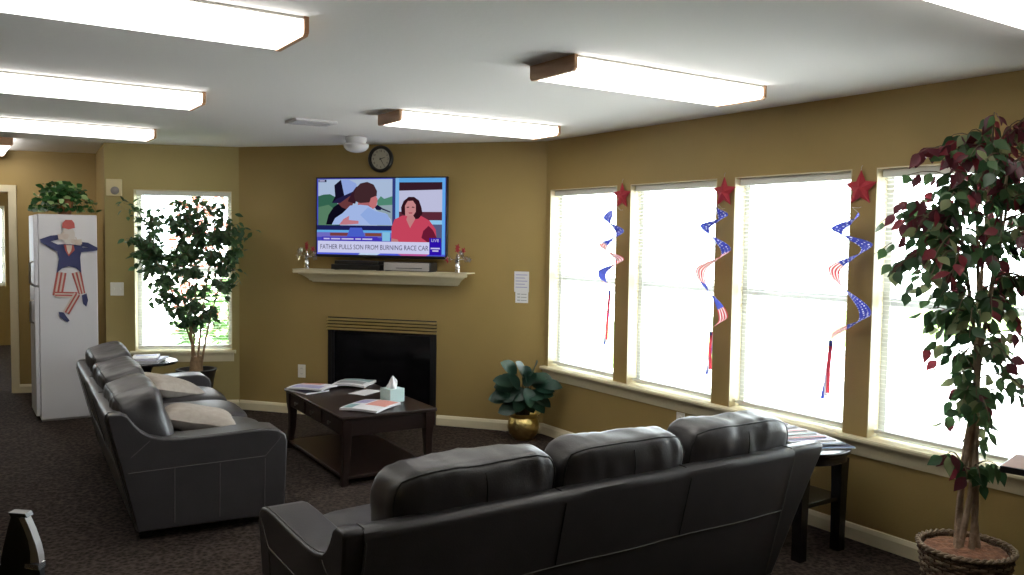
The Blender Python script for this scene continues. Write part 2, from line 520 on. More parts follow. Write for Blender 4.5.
# ------------------------------------------------------------------ blinds
def blind(M, s0, s1, z0, z1, label, loc_s, tilt=12, pitch=0.025):
    A = M @ V((loc_s, -0.055, z1))
    rz = math.atan2(M[1][0], M[0][0])
    t = thing('window_blind', label, 'blind', A, rz, 'white slatted blinds')
    hw = (s1 - s0) / 2 - 0.012
    obj('headrail', MB().box(-hw, hw, -0.018, 0.020, -0.050, -0.008), m_slat, t, bevel=0.003)
    sl = MB(); z = -0.062; bot = z0 - z1 + 0.045
    ct, st = cos(R(tilt)), sin(R(tilt))
    while z > bot:
        P = []
        for y, c in ((-0.0125, 0), (-0.004, 0.0016), (0.004, 0.0016), (0.0125, 0)):
            P.append((y * ct - c * st, y * st + c * ct))
        vs = []
        for x in (-hw + 0.003, hw - 0.003):
            for y, dz in P: vs.append((x, y, z + dz))
        sl.add(vs, [(0, 1, 5, 4), (1, 2, 6, 5), (2, 3, 7, 6)])
        z -= pitch
    obj('slats', sl, m_slat, t, fix=False)
    obj('bottom_rail', MB().box(-hw + 0.002, hw - 0.002, -0.013, 0.013, bot - 0.022, bot - 0.004), m_slat, t, bevel=0.003)
    for x in (-hw * 0.72, hw * 0.72):
        obj('ladder_cord', MB().tube([(x, 0.0135, -0.05), (x, 0.0135, bot - 0.004)], 0.0008, 4), m_slat, t)
    return t
names = ['white slatted blind in the window next to the fireplace corner',
         'white slatted blind in the window between the first and second hanging stars',
         'white slatted blind in the window between the second and third hanging stars',
         'white slatted blind in the window behind the red-leaved artificial tree']
for (a, b), n in zip(wins, names):
    blind(MR, b + OY, a + OY, 0.577, ZH, n, (a + b) / 2 + OY)
blind(ML, WL[0], WL[1], 0.557, WL[3], 'white slatted blind in the window behind the leafy green ficus', (WL[0] + WL[1]) / 2)
blind(MH, 0.75, 2.2, 0.85, 2.0, 'white blind seen through the doorway in the next room', 1.475)

# ------------------------------------------------------------------ outdoors
gr = struct('ground', MB().box(-30, 40, -25, 45, -0.35, -0.25), m_conc, smooth=False)
lw = obj('lawn', MB().prism([(-3.4, 14.6), (30, 14.6), (30, 9.6), (4, 9.6), (1.7, 9.85), (1.7, 14.55)], -0.25, -0.20), m_grass, smooth=False)
lw['kind'] = 'structure'
def leaf_quads(mb, p, d, n, ln, wd, mi, curl=0.15, pts=None):
    d = d.normalized(); s = d.cross(n)
    if s.length < 1e-4: s = d.orthogonal()
    s.normalize(); n = s.cross(d)
    prof = pts or [(0, 0.02), (0.25, 0.36), (0.5, 0.48), (0.75, 0.30), (1, 0.0)]
    vs = []
    for t, w in prof:
        c = p + d * (t * ln) - n * (curl * ln * t * t)
        vs += [c - s * (w * wd) + n * (0.10 * wd * (w * 2)), c, c + s * (w * wd) + n * (0.10 * wd * (w * 2))]
    fs = []
    for i in range(len(prof) - 1):
        k = i * 3
        fs += [(k, k + 3, k + 4, k + 1), (k + 1, k + 4, k + 5, k + 2)]
    mb.add(vs, fs, mi)
def shrub(loc, rx, ry, h, n, m, label, seed):
    rnd = random.Random(seed)
    t = thing('shrub', label, 'shrub', loc, 0, None)
    mb = MB()
    for _ in range(n):
        a = rnd.uniform(0, 2 * pi); r = math.sqrt(rnd.uniform(0.15, 1)); z = rnd.uniform(0.05, 1)
        k = math.sqrt(max(0.05, 1 - (z - 0.35) ** 2 * 1.6))
        p = V((rx * r * k * cos(a), ry * r * k * sin(a), z * h))
        d = V((cos(a), sin(a), rnd.uniform(-0.5, 0.8)))
        leaf_quads(mb, p, d, V((rnd.uniform(-1, 1), rnd.uniform(-1, 1), 1)), rnd.uniform(0.12, 0.2), 0.10, 0)
    obj('foliage', mb, m, t, fix=False)
    obj('stem', MB().tube([(0, 0, 0), (0.02, 0, h * 0.5), (0, 0.02, h * 0.85)], [0.05, 0.035, 0.01]), m_twig, t)
shrub((4.0, 12.6, -0.2), 1.3, 0.8, 1.15, 900, m_hedge, 'low green shrub outside the window behind the ficus', 3)
shrub((3.9, 14.4, -0.2), 0.9, 0.8, 3.4, 900, m_hedge2, 'tall reddish shrub outside the window behind the ficus', 5)

# ------------------------------------------------------------------ ceiling lights
FLN, FWD, FHT = 1.255, 0.342, 0.071
def make_fixture(label):
    t = thing('fluorescent_light', label, 'ceiling light', (0, 0, H), 0, 'wood-ended fluorescent ceiling lights')
    hl, hw = FLN / 2, FWD / 2
    for s in (-1, 1):
        P = [(-hw, 0), (hw, 0), (hw, -FHT + 0.012), (hw - 0.014, -FHT), (-hw + 0.014, -FHT), (-hw, -FHT + 0.012)]
        a, b = (hl - 0.018, hl) if s > 0 else (-hl, -hl + 0.018)
        obj('end_panel', MB().prism(P, a, b, 'x'), m_oak, t, smooth=False)
    obj('pan', MB().box(-hl + 0.018, hl - 0.018, -hw + 0.004, hw - 0.004, -0.010, -0.0005), m_pan, t, smooth=False)
    P = [(-hw + 0.010, -0.011), (hw - 0.010, -0.011), (hw - 0.006, -FHT + 0.02), (hw - 0.022, -FHT + 0.004), (-hw + 0.022, -FHT + 0.004), (-hw + 0.006, -FHT + 0.02)]
    obj('diffuser', MB().prism(P, -hl + 0.0185, hl - 0.0185, 'x'), m_diff, t, smooth=False)
    return t
fx0 = make_fixture('lit fluorescent light with oak ends, in front of the windows above the front sofa')
fx0.location = (2.930, 3.175, H)
for x, y, rz, lb in [
    (3.040, 5.11, R(-1), 'lit fluorescent light with oak ends nearest the clock and television'),
    (2.93, 1.37, 0, 'lit fluorescent light cut off by the top right corner of the photo'),
    (0.510, 3.275, 0, 'largest lit fluorescent light, cut off by the top left corner of the photo'),
    (0.620, 5.235, 0, 'second lit fluorescent light from the top, on the left side of the photo'),
    (0.745, 7.255, 0, 'third lit fluorescent light from the top on the left, the one nearest the ficus'),
    (0.325, 9.20, pi / 2, 'small lit fluorescent light end-on above the doorway'),
    (0.1, 12.2, 0, 'lit fluorescent light of the next room, seen through the doorway')]:
    dup(fx0, (x, y, H), rz, lb)

# dome and vent on the ceiling
t = thing('dome_fixture', 'white glass dome on the ceiling just left of the round clock', 'ceiling light', (2.80, 6.55, H))
obj('base', MB().lathe([(0.0, -0.0005), (0.085, -0.0005), (0.088, -0.02), (0.078, -0.045), (0.078, -0.055), (0, -0.055)]), m_white, t)
obj('dome', MB().lathe([(0.0, -0.056), (0.098, -0.056), (0.104, -0.066), (0.098, -0.088), (0.078, -0.108), (0.045, -0.122), (0.0, -0.127)]), m_dome, t)
t = thing('ceiling_vent', 'small flat white air vent on the ceiling left of the clock', 'vent', (2.17, 5.88, H))
f = MB()
for a, b, c, d in ((-0.15, 0.15, -0.12, -0.10), (-0.15, 0.15, 0.10, 0.12), (-0.15, -0.13, -0.10, 0.10), (0.13, 0.15, -0.10, 0.10)):
    f.box(a, b, c, d, -0.016, -0.0005)
obj('frame', f, m_white, t, bevel=0.002)
f = MB()
for k in range(7):
    y = -0.085 + k * 0.028
    f.box(-0.13, 0.13, -0.012, 0.012, -0.0006, 0.0006, 0, Mx.Translation((0, y, -0.011)) @ Mx.Rotation(R(35), 4, 'X'))
obj('louvre', f, m_white, t, smooth=False)

# ------------------------------------------------------------------ sofas
def rounded_box(hx, hy, hz, k, n, nz=0.0, seed=0, crown=(0, 0, 0)):
    """soft cushion: function from cube surface to cushion surface, and its mesh"""
    off = V((seed * 7.3, seed * 3.1, seed * 1.7))
    def S(p):
        x, y, z = p
        L = (abs(x) ** k + abs(y) ** k + abs(z) ** k) ** (1 / k)
        q = V((x / L, y / L, z / L))
        b = V((q.x * hx * (1 + crown[0] * (1 - q.y ** 2) * (1 - q.z ** 2)), q.y * hy * (1 + crown[1] * (1 - q.x ** 2) * (1 - q.z ** 2)), q.z * hz * (1 + crown[2] * (1 - q.x ** 2) * (1 - q.y ** 2))))
        if nz:
            w = noise.noise(V((b.x * 5, b.y * 7, b.z * 9)) + off) + 0.45 * noise.noise(V((b.x * 17, b.y * 7, b.z * 8)) + off * 2) + 0.22 * noise.noise(V((b.x * 34 + b.y * 12, b.y * 10, b.z * 12)) + off * 3)
            b += q.normalized() * (w * nz)
        return b
    mb = MB()
    idx = {}
    def vid(p):
        key = tuple(round(c, 5) for c in p)
        if key not in idx:
            idx[key] = len(mb.v); mb.v.append(S(p))
        return idx[key]
    def g(i): 
        a = -1 + 2 * i / n
        return math.copysign(abs(a) ** 0.8, a)
    for ax in range(3):
        for sg in (-1, 1):
            for i in range(n):
                for j in range(n):
                    q = []
                    for a, b in ((i, j), (i + 1, j), (i + 1, j + 1), (i, j + 1)):
                        c = [0, 0, 0]; c[ax] = sg; c[(ax + 1) % 3] = g(a); c[(ax + 2) % 3] = g(b)
                        q.append(vid(c))
                    if sg < 0: q.reverse()
                    mb.f.append(q); mb.m.append(0)
    return mb, S
def xform(mb, M):
    mb.v = [M @ v for v in mb.v]; return mb

ARM = [(0.150, 0.06), (0.075, 0.40), (0.012, 0.66), (0.010, 0.690), (0.024, 0.702), (0.075, 0.702), (0.105, 0.685), (0.135, 0.640), (0.170, 0.600), (0.215, 0.570),
       (0.28, 0.552), (0.36, 0.545), (0.48, 0.546), (0.60, 0.550), (0.72, 0.556), (0.82, 0.556), (0.875, 0.546), (0.908, 0.520), (0.922, 0.480), (0.920, 0.35), (0.912, 0.06)]
def make_sofa(label, loc, rz, flare):
    t = thing('leather_sofa', label, 'sofa', loc, rz, 'dark leather sofas')
    def xo(s, y, z):
        return 1.075 + 0.04 * z / 0.7 + (flare if s > 0 else 0.0) * (z / 0.7) ** 0.8 * max(0, 1 - y / 0.94) + (0.0 if flare else 0.05 * y)
    # base
    obj('base', MB().box(-1.0, 1.0, 0.17, 0.86, 0.055, 0.31), m_leather, t, bevel=0.02)
    # back
    P = [(0.150, 0.055), (0.0, 0.665), (0.004, 0.690), (0.022, 0.700), (0.075, 0.700), (0.10, 0.685), (0.24, 0.30), (0.27, 0.055)]
    bk = MB()
    n = 24
    vs = []; fs = []
    for i in range(n + 1):
        x = -1.045 + 2.09 * i / n
        for y, z in P:
            w = 0.006 * noise.noise(V((x * 3, z * 4, 7.7))) if 0.1 < z < 0.68 else 0
            vs.append((x, y + w, z + (0.004 * noise.noise(V((x * 4, 1.5, 0))) if z > 0.6 else 0)))
    m = len(P)
    for i in range(n):
        for j in range(m): fs.append((i * m + j, i * m + (j + 1) % m, (i + 1) * m + (j + 1) % m, (i + 1) * m + j))
    fs += [list(range(m)), [n * m + j for j in range(m)][::-1]]
    bk.add(vs, fs)
    bp = obj('back_panel', bk, m_leather, t, ang=50)
    def rear(x, z):
        k = (0.665 - z) / 0.61
        return (x, 0.15 * k - 0.004, z)
    st = MB()
    st.tube([rear(-1.04 + 2.08 * i / 20, 0.40 + 0.003 * sin(i)) for i in range(21)], 0.0028, 5)
    for x in (-1.04, 1.04): st.tube([rear(x, 0.08 + 0.57 * i / 6) for i in range(7)] + [(x, 0.02, 0.702), (x, 0.075, 0.702)], 0.0026, 5)
    sm = obj('stitching', st, m_stitch, bp); sm['label'] = 'pale stitched seam'
    for x in (-0.25, 0.39): obj('seam', MB().tube([rear(x, 0.41 + 0.25 * i / 4) for i in range(5)] + [(x, 0.03, 0.701), (x, 0.07, 0.701)], 0.0022, 5), m_pipe, bp)
    # arms
    for s in (-1, 1):
        vs = []; n = len(ARM)
        a = MB()
        ins = 0.93
        outer = [V((s * xo(s, y, z), y, z)) for y, z in ARM]
        inner = [V((s * (ins if y > 0.12 else 1.04), y, z)) for y, z in ARM]
        a.add(outer + inner, [list(range(n)), [2 * n - 1 - i for i in range(n)]] + [(i, n + i, n + (i + 1) % n, (i + 1) % n) for i in range(n)])
        ao = obj('arm', a, m_leather, t, bevel=0.022, bseg=3, ang=60)
        st = MB()
        st.tube([(s * (xo(s, y, z) - 0.016), y, z + 0.001) for y, z in ARM[7:17]], 0.0026, 5)
        def side(y, z): return (s * (xo(s, y, z) + 0.0012), y, z)
        st.tube([side(0.105 + 0.695 * i / 12, 0.385 + 0.02 * i / 12) for i in range(13)], 0.0026, 5)
        for y in (0.33, 0.56, 0.80): st.tube([side(y, 0.09 + 0.30 * i / 5) for i in range(6)], 0.0022, 5)
        st.tube([side(0.80 + 0.085 * i / 3, 0.405 + 0.10 * i / 3) for i in range(4)], 0.0022, 5)
        st.tube([side(0.12 + 0.09 * i / 3, 0.47 + 0.08 * i / 3) for i in range(4)], 0.0022, 5)
        so = obj('stitching', st, m_stitch, ao); so['label'] = 'pale stitched seam'
    # seat and back cushions
    for k in (-1, 0, 1):
        mb, S = rounded_box(0.325, 0.335, 0.095, 5, 16, 0.004, k + 11, (0, 0, 0.22))
        xform(mb, Mx.Translation((k * 0.612, 0.600, 0.392)) @ Mx.Diagonal((0.94, 1, 1, 1)))
        obj('seat_cushion', mb, m_leather, t)
    for k in (-1, 0, 1):
        wd, cx = [(0.352, -0.572), (0.330, 0.118), (0.326, 0.782)][k + 1] if flare else [(0.362, -0.68), (0.354, 0.01), (0.354, 0.69)][k + 1]
        mb, S = rounded_box(wd, 0.102 if flare else 0.125, 0.205, 5.5 if flare else 7.0, 34, 0.014, k + 3 + (5 if flare else 0), (0.0, 0.10, 0.03))
        M = Mx.Translation((cx, 0.178 if flare else 0.205, 0.642 if flare else 0.608 - 0.022 * k)) @ Mx.Rotation(R((7 if flare else 13) + k), 4, 'X') @ Mx.Rotation(R(0.8 * k), 4, 'Y')
        xform(mb, M)
        bc = obj('back_cushion', mb, m_leather, t)
        loop = []
        for a, b, c, d in ((-1, -1, -1, 1), (-1, 1, 1, 1), (1, 1, 1, -1), (1, -1, -1, -1)):
            for i in range(14):
                q = i / 14
                loop.append(M @ S((a + (c - a) * q, -0.80, b + (d - b) * q)))
        obj('piping', MB().tube(loop, 0.0042, 6, closed=True), m_pipe, bc)
        seam = [M @ S((0.05, -1, -0.9 + 1.8 * i / 12)) for i in range(13)]
        obj('seam', MB().tube(seam, 0.0022, 5), m_pipe, bc)
    for x in (-0.98, 0.98):
        for y in (0.20, 0.84):
            obj('foot', MB().box(x - 0.03, x + 0.03, y - 0.03, y + 0.03, 0, 0.06), m_blackw, t, bevel=0.004)
    return t
make_sofa('dark grey leather sofa seen from behind, under the windows', (2.130, 2.455, 0), 0, 0.15)
make_sofa('dark grey leather sofa seen side-on, holding two tan pillows', (0.715, 5.83, 0), R(-93.0), 0.0)

def pillow(loc, rot, label, seed):
    mb = MB()
    def F(sgn):
        def fn(u, v):
            a, b = 2 * u - 1, 2 * v - 1
            h = 0.074 * ((1 - a ** 4) * (1 - b ** 4)) ** 0.6
            e = 0.215
            x = a * e * (1 - 0.07 * (1 - b * b)); y = b * e * (1 - 0.07 * (1 - a * a))
            w = 0.006 * noise.noise(V((x * 9, y * 9, seed)))
            return V((x, y, sgn * h + w))
        return fn
    mb.surf(F(1), 18, 18); mb.surf(F(-1), 18, 18)
    o = obj('throw_pillow', mb, m_pillow, weld=True)
    o.location = loc; o.rotation_euler = rot
    return tag(o, label, 'pillow', 'tan pillows on the side-on sofa')
pillow((1.27, 6.36, 0.550), (R(6), R(14), R(25)), 'tan pillow lying farther along the side-on sofa, toward the ficus', 1)
pillow((1.225, 5.17, 0.540), (R(-4), R(12), R(-12)), 'tan pillow lying by the near arm of the side-on sofa', 2)

# ------------------------------------------------------------------ coffee table and what lies on it
t = thing('coffee_table', 'dark wooden coffee table with drawers and curved legs before the fireplace', 'table', (2.470, 5.755, 0), R(-1.8))
hx, hy, ht = 0.345, 0.620, 0.46
obj('tabletop', MB().box(-hx, hx, -hy, hy, ht - 0.024, ht), m_dwood, t, bevel=0.005)
ap = MB().box(-hx + 0.03, hx - 0.03, -hy + 0.025, hy - 0.025, ht - 0.135, ht - 0.0245)
obj('apron', ap, m_dwood, t, bevel=0.003)
for k in range(3):
    y = -0.36 + 0.36 * k
    d = obj('drawer', MB().box(-hx + 0.020, -hx + 0.034, y - 0.165, y + 0.165, ht - 0.125, ht - 0.034), m_dwood, t, bevel=0.003)
    kn = MB().lathe([(0, 0), (0.006, 0), (0.006, 0.010), (0.014, 0.014), (0.014, 0.020), (0, 0.023)], 14, 0, Mx.Translation((-hx + 0.020, y, ht - 0.08)) @ Mx.Rotation(R(-90), 4, 'Y'))
    o = obj('knob', kn, m_nickel, d); o['label'] = 'round nickel knob'
for sx in (-1, 1):
    for sy in (-1, 1):
        vs = []; fs = []
        prof = [(0, 0.024, 0.02), (0.06, 0.021, 0.012), (0.16, 0.023, 0.0), (0.28, 0.028, -0.002), (0.36, 0.034, 0.002), (0.455, 0.037, 0.0)]
        for z, w, sh in prof:
            cx, cy = sx * (hx - 0.048 + sh), sy * (hy - 0.048 + sh)
            vs += [(cx - w, cy - w, z), (cx + w, cy - w, z), (cx + w, cy + w, z), (cx - w, cy + w, z)]
        for i in range(len(prof) - 1):
            for j in range(4): fs.append((i * 4 + j, i * 4 + (j + 1) % 4, i * 4 + 4 + (j + 1) % 4, i * 4 + 4 + j))
        fs += [(3, 2, 1, 0), tuple(len(vs) - 4 + j for j in range(4))]
        obj('leg', MB().add(vs, fs), m_dwood, t, bevel=0.003)
obj('shelf', MB().box(-hx + 0.025, hx - 0.025, -hy + 0.025, hy - 0.025, 0.040, 0.062), m_dwood, t, bevel=0.003)

def bent_sheet(mb, w, l, th, M, mi, curl=0.02, n=8, ph=0.0):
    """a soft pile of paper: slightly wavy slab"""
    def top(u, v, o):
        x, y = (u - 0.5) * w, (v - 0.5) * l
        z = curl * (0.5 * sin(u * 3.0 + ph) + 0.5 * sin(v * 2.6 + ph * 1.7))
        e = min(u, 1 - u, v, 1 - v)
        return V((x, y, max(0, z) * (0.6 + 0.4 * u) + o))
    a = MB(); a.surf(lambda u, v: top(u, v, th), n, n); a.surf(lambda u, v: top(u, v, 0), n, n)
    k = (n + 1) * (n + 1)
    rim = [i * (n + 1) for i in range(n + 1)] + [n * (n + 1) + j for j in range(1, n + 1)] + [i * (n + 1) + n for i in range(n - 1, -1, -1)] + [j for j in range(n - 1, 0, -1)]
    for i in range(len(rim)):
        a.f.append([rim[i], rim[(i + 1) % len(rim)], rim[(i + 1) % len(rim)] + k, rim[i] + k]); a.m.append(0)
    mb.add(a.v, a.f, mi, M)
def magazine(loc, rz, w, l, th, base, panels, label, group, curl=0.012, ph=0.0, tilt=(0, 0)):
    """cover with printed blocks; panels: (x0,x1,y0,y1,material) in fractions"""
    t = thing('magazine', label, 'magazine', loc, rz, group)
    t.rotation_euler = (tilt[0], tilt[1], rz)
    mb = MB(); bent_sheet(mb, w, l, th, None, 0, curl, 10, ph)
    obj('pages', mb, m_paper, t)
    def zt(x, y):
        u, v = x / w + 0.5, y / l + 0.5
        z = curl * (0.5 * sin(u * 3.0 + ph) + 0.5 * sin(v * 2.6 + ph * 1.7))
        return max(0, z) * (0.6 + 0.4 * u)
    cv = MB(); ms = [base]
    cv.surf(lambda u, v: V(((u - 0.5) * w, (v - 0.5) * l, zt((u - 0.5) * w, (v - 0.5) * l) + th + 0.0006)), 10, 10)
    for i, (x0, x1, y0, y1, m) in enumerate(panels):
        if m not in ms: ms.append(m)
        cv.surf(lambda u, v: V(((x0 + (x1 - x0) * u - 0.5) * w, (y0 + (y1 - y0) * v - 0.5) * l, zt((x0 + (x1 - x0) * u - 0.5) * w, (y0 + (y1 - y0) * v - 0.5) * l) + th + 0.0011 + 0.0003 * i)), 6, 6, ms.index(m))
    obj('cover', cv, ms, t, fix=False)
    return t
zt = 0.4605
gct = 'reading matter on the coffee table'
magazine((2.255, 6.19, zt), R(15), 0.21, 0.28, 0.010, m_pdark, [], 'dark magazine under the pink and white one at the far left of the coffee table', gct, 0.0)
magazine((2.30, 6.20, zt + 0.0125), R(38), 0.23, 0.30, 0.012, m_paper, [(0.08, 0.45, 0.1, 0.9, m_plil), (0.55, 0.95, 0.3, 0.9, m_pink)], 'pink and lilac magazine at the far left end of the coffee table', gct, 0.018, 0.4)
magazine((2.665, 6.25, zt), R(-40), 0.26, 0.33, 0.016, m_paper, [(0.05, 0.95, 0.55, 0.95, m_pteal), (0.1, 0.9, 0.1, 0.45, m_pgrey)], 'grey-green newspaper pile at the back of the coffee table near the fireplace', gct, 0.03, 0.6)
magazine((2.605, 5.90, zt), R(-62), 0.15, 0.22, 0.002, m_paper, [], 'single blank white sheet beside the tissue box', gct, 0.003)
magazine((2.405, 5.36, zt), R(-52), 0.28, 0.36, 0.014, m_paper, [(0.45, 0.98, 0.35, 0.95, m_pink), (0.04, 0.30, 0.05, 0.4, m_pteal), (0.05, 0.4, 0.5, 0.9, m_plil)], 'large open white and salmon newspaper at the near edge of the coffee table', gct, 0.018, 0.3)
t = thing('tissue_box', 'pale blue tissue box with a tissue pulled up, on the coffee table', 'tissue box', (2.635, 5.50, zt), R(10))
obj('box', MB().box(-0.062, 0.062, -0.062, 0.062, 0, 0.095), [m_tissue], t, bevel=0.002)
obj('opening', MB().lathe([(0, 0.0951), (0.036, 0.0951), (0.036, 0.0957), (0, 0.0957)], 20), m_pteal, t)
ts = MB()
def tf(u, v):
    a = 2 * pi * u
    r = 0.030 * (1 - v) ** 0.6 * (1 + 0.35 * sin(3 * a + 4 * v)) + 0.004 + 0.022 * v * (1 - v) * (1 + sin(5 * a))
    return V((r * cos(a) + 0.012 * v * sin(3 * v), r * sin(a), 0.093 + 0.085 * v + 0.006 * sin(2 * a) * v))
ts.surf(tf, 28, 10, cu=True)
obj('tissue', ts, m_tissuew, t)

# ------------------------------------------------------------------ fireplace wall
def onfw(s, o, z): return MF @ V((s, o, z))
t = thing('fireplace', 'black glass fireplace with brass louvre band set into the wall', 'fireplace', onfw(1.4875, 0, 0), AF)
hw = 0.4955
f = MB()
f.box(-hw - 0.025, hw + 0.025, -0.14, -0.12, 0.032, 0.878)
f.box(-hw, -hw + 0.03, -0.12, 0.006, 0.032, 0.878); f.box(hw - 0.03, hw, -0.12, 0.006, 0.032, 0.878)
f.box(-hw + 0.03, hw - 0.03, -0.12, 0.006, 0.032, 0.11)
f.box(-hw + 0.03, hw - 0.03, -0.12, -0.02, 0.77, 0.878)
obj('firebox', f, m_black, t, smooth=False)
f = MB()
f.box(-0.524, -0.490, 0.001, 0.010, 0.0, 0.790); f.box(0.490, 0.524, 0.001, 0.010, 0.0, 0.790); f.box(-0.524, 0.524, 0.001, 0.008, 0.790, 0.908)
obj('surround_trim', f, m_black, t, smooth=False)
for k in range(4):
    z = 0.802 + k * 0.029
    P = [(0.0085, z - 0.008), (0.030, z - 0.009), (0.034, z - 0.005), (0.018, z + 0.009), (0.0085, z + 0.009)]
    o = obj('louvre', MB().prism(P, -0.527, 0.527, 'x'), m_brassd, t, ang=25)
    o['label'] = 'antique brass louvre'
obj('glass_front', MB().box(-hw + 0.032, hw - 0.032, -0.018, -0.013, 0.112, 0.768), m_fglass, t, smooth=False)
lg = MB()
lg.tube([(-0.25, -0.07, 0.16), (0.2, -0.06, 0.18)], 0.035, 10); lg.tube([(-0.1, -0.08, 0.23), (0.28, -0.08, 0.20)], 0.03, 10)
obj('log', lg, m_bark, t)

# mantel shelf
def smooth_profile(pts, n=3): return pts
P = [(0.002, 1.222), (0.070, 1.222), (0.074, 1.232), (0.088, 1.236), (0.096, 1.250), (0.116, 1.268), (0.140, 1.284), (0.158, 1.292), (0.162, 1.300), (0.190, 1.302), (0.195, 1.307), (0.195, 1.325), (0.190, 1.330), (0.002, 1.330)]
t = thing('mantel_shelf', 'cream moulded mantel shelf on the wall above the fireplace', 'shelf', onfw(1.440, 0, 0), AF)
mb = MB(); vs = []; n = len(P)
for s in (-1, 1):
    for y, z in P: vs.append((s * (0.625 + y), y, z))
fs = [list(range(n)), [2 * n - 1 - i for i in range(n)]] + [(i, (i + 1) % n, n + (i + 1) % n, n + i) for i in range(n)]
mb.add(vs, fs)
obj('moulding', mb, m_trim, t, smooth=False)
obj('shelf_board', MB().box(-0.823, 0.823, 0.002, 0.199, 1.3302, 1.338), m_trim, t, bevel=0.002)

# television
TW, TH = 1.246, 0.702
t = thing('television', 'large flat television showing a news broadcast above the mantel', 'television', onfw(1.462, 0.10, 1.448), AF + pi)
# local: x to the viewer's right, y away from the viewer into the wall, z up
obj('housing', MB().box(-TW / 2, TW / 2, 0.0, 0.035, 0, TH).box(-0.35, 0.35, 0.035, 0.06, 0.12, 0.55), m_plastic, t, bevel=0.004)
obj('wall_mount', MB().box(-0.2, 0.2, 0.06, 0.098, 0.2, 0.48), m_black, t)
SW, SH = TW - 0.026, TH - 0.036
scr_cols = {}
def sc_mat(c, s=0.8):
    k = tuple(c) + (s,)
    if k not in scr_cols: scr_cols[k] = emis('screen_colour', tuple((x / 255.0) ** 2.2 for x in c), s)
    return scr_cols[k]
scr = MB(); scr_m = []
def px(u, v): return (-SW / 2 + SW * u, 0.024 + SH * v)
lay = [0.0]
def poly(pts, c, s=0.85):
    m = sc_mat(c, s)
    if m not in scr_m: scr_m.append(m)
    lay[0] += 0.00003
    vs = [(px(u, v)[0], -0.0012 - lay[0], px(u, v)[1]) for u, v in pts]
    scr.add(vs, [list(range(len(vs)))], scr_m.index(m))
def rect(u0, u1, v0, v1, c): poly([(u0, v0), (u1, v0), (u1, v1), (u0, v1)], c)
def zz(*p): return [((x - 40) / 750.0, (495 - y) / 450.0) for x, y in p]   # read off the screen itself
def ell(cx, cy, rx, ry, c, n=20):
    poly(zz(*[(cx + rx * cos(2 * pi * i / n), cy + ry * sin(2 * pi * i / n)) for i in range(n)]), c)
base_screen = obj('screen', MB().box(-SW / 2, SW / 2, -0.0011, -0.0001, 0.024, 0.024 + SH), m_black, t, smooth=False)
rect(0, 1, 0, 1, (70, 75, 190))
poly(zz((48, 50), (487, 50), (487, 322), (48, 322)), (176, 196, 226))
poly(zz((48, 150), (80, 140), (120, 138), (160, 160), (180, 322), (48, 322)), (58, 104, 84))
poly(zz((48, 215), (110, 200), (150, 230), (150, 322), (48, 322)), (92, 132, 104))
poly(zz((400, 175), (420, 150), (440, 165), (487, 150), (487, 240), (400, 240)), (84, 140, 118))
poly(zz((400, 205), (487, 200), (487, 322), (400, 322)), (150, 170, 180))
poly(zz((95, 318), (110, 260), (140, 215), (175, 190), (240, 195), (230, 318)), (22, 20, 34))
poly(zz((165, 190), (185, 150), (240, 130), (268, 150), (255, 200), (225, 230), (190, 215)), (110, 62, 66))
poly(zz((130, 190), (150, 150), (145, 85), (185, 52), (215, 130), (190, 178)), (28, 24, 44))
poly(zz((185, 55), (230, 52), (275, 75), (285, 112), (240, 130), (205, 148)), (150, 172, 232))
poly(zz((130, 190), (160, 165), (285, 110), (262, 132), (180, 190)), (40, 36, 70))
poly(zz((225, 180), (250, 130), (275, 95), (300, 90), (270, 195)), (60, 34, 44))
poly(zz((285, 205), (290, 150), (370, 150), (380, 215), (340, 215)), (176, 104, 108))
poly(zz((262, 150), (270, 105), (300, 75), (340, 66), (378, 82), (398, 120), (396, 150), (370, 160), (352, 186), (300, 190), (272, 180)), (70, 46, 50))
poly(zz((362, 160), (392, 148), (402, 168), (394, 212), (372, 226), (352, 200)), (200, 118, 122))
poly(zz((130, 318), (150, 280), (195, 250), (240, 205), (300, 200), (345, 205), (390, 235), (450, 250), (480, 285), (487, 318)), (170, 192, 242))
poly(zz((300, 260), (345, 215), (395, 240), (460, 255), (485, 318), (360, 318)), (150, 178, 236))
poly(zz((175, 318), (200, 285), (235, 265), (232, 290), (290, 295), (290, 312), (215, 318)), (200, 128, 140))
poly(zz((385, 215), (400, 200), (425, 215), (420, 232), (395, 230)), (34, 30, 60))
poly(zz((420, 215), (478, 240), (476, 246), (418, 224)), (40, 36, 70))
poly(zz((487, 45), (507, 45), (507, 322), (487, 322)), (56, 66, 128))
poly(zz((505, 45), (526, 45), (526, 415), (505, 415)), (130, 190, 244))
poly(zz((526, 45), (785, 45), (785, 70), (526, 70)), (96, 170, 236))
poly(zz((526, 70), (785, 70), (785, 122), (526, 122)), (60, 36, 48))
poly(zz((526, 118), (785, 112), (785, 242), (526, 242)), (198, 200, 232))
poly(zz((526, 240), (785, 240), (785, 292), (526, 292)), (96, 48, 62))
poly(zz((526, 288), (785, 288), (785, 312), (526, 312)), (150, 206, 246))
poly(zz((526, 312), (785, 312), (785, 415), (526, 415)), (92, 96, 132))
poly(zz((770, 45), (787, 45), (787, 490), (770, 490)), (104, 176, 246))
poly(zz((40, 322), (487, 322), (487, 352), (40, 352)), (36, 40, 92))
poly(zz((40, 350), (487, 350), (487, 364), (40, 364)), (104, 176, 240))
poly(zz((40, 364), (487, 364), (487, 392), (40, 392)), (116, 112, 200))
poly(zz((120, 366), (250, 366), (250, 384), (120, 384)), (124, 66, 70))
poly(zz((330, 366), (425, 366), (425, 384), (330, 384)), (132, 76, 62))
poly(zz((240, 335), (310, 335), (330, 392), (220, 392)), (78, 100, 210))
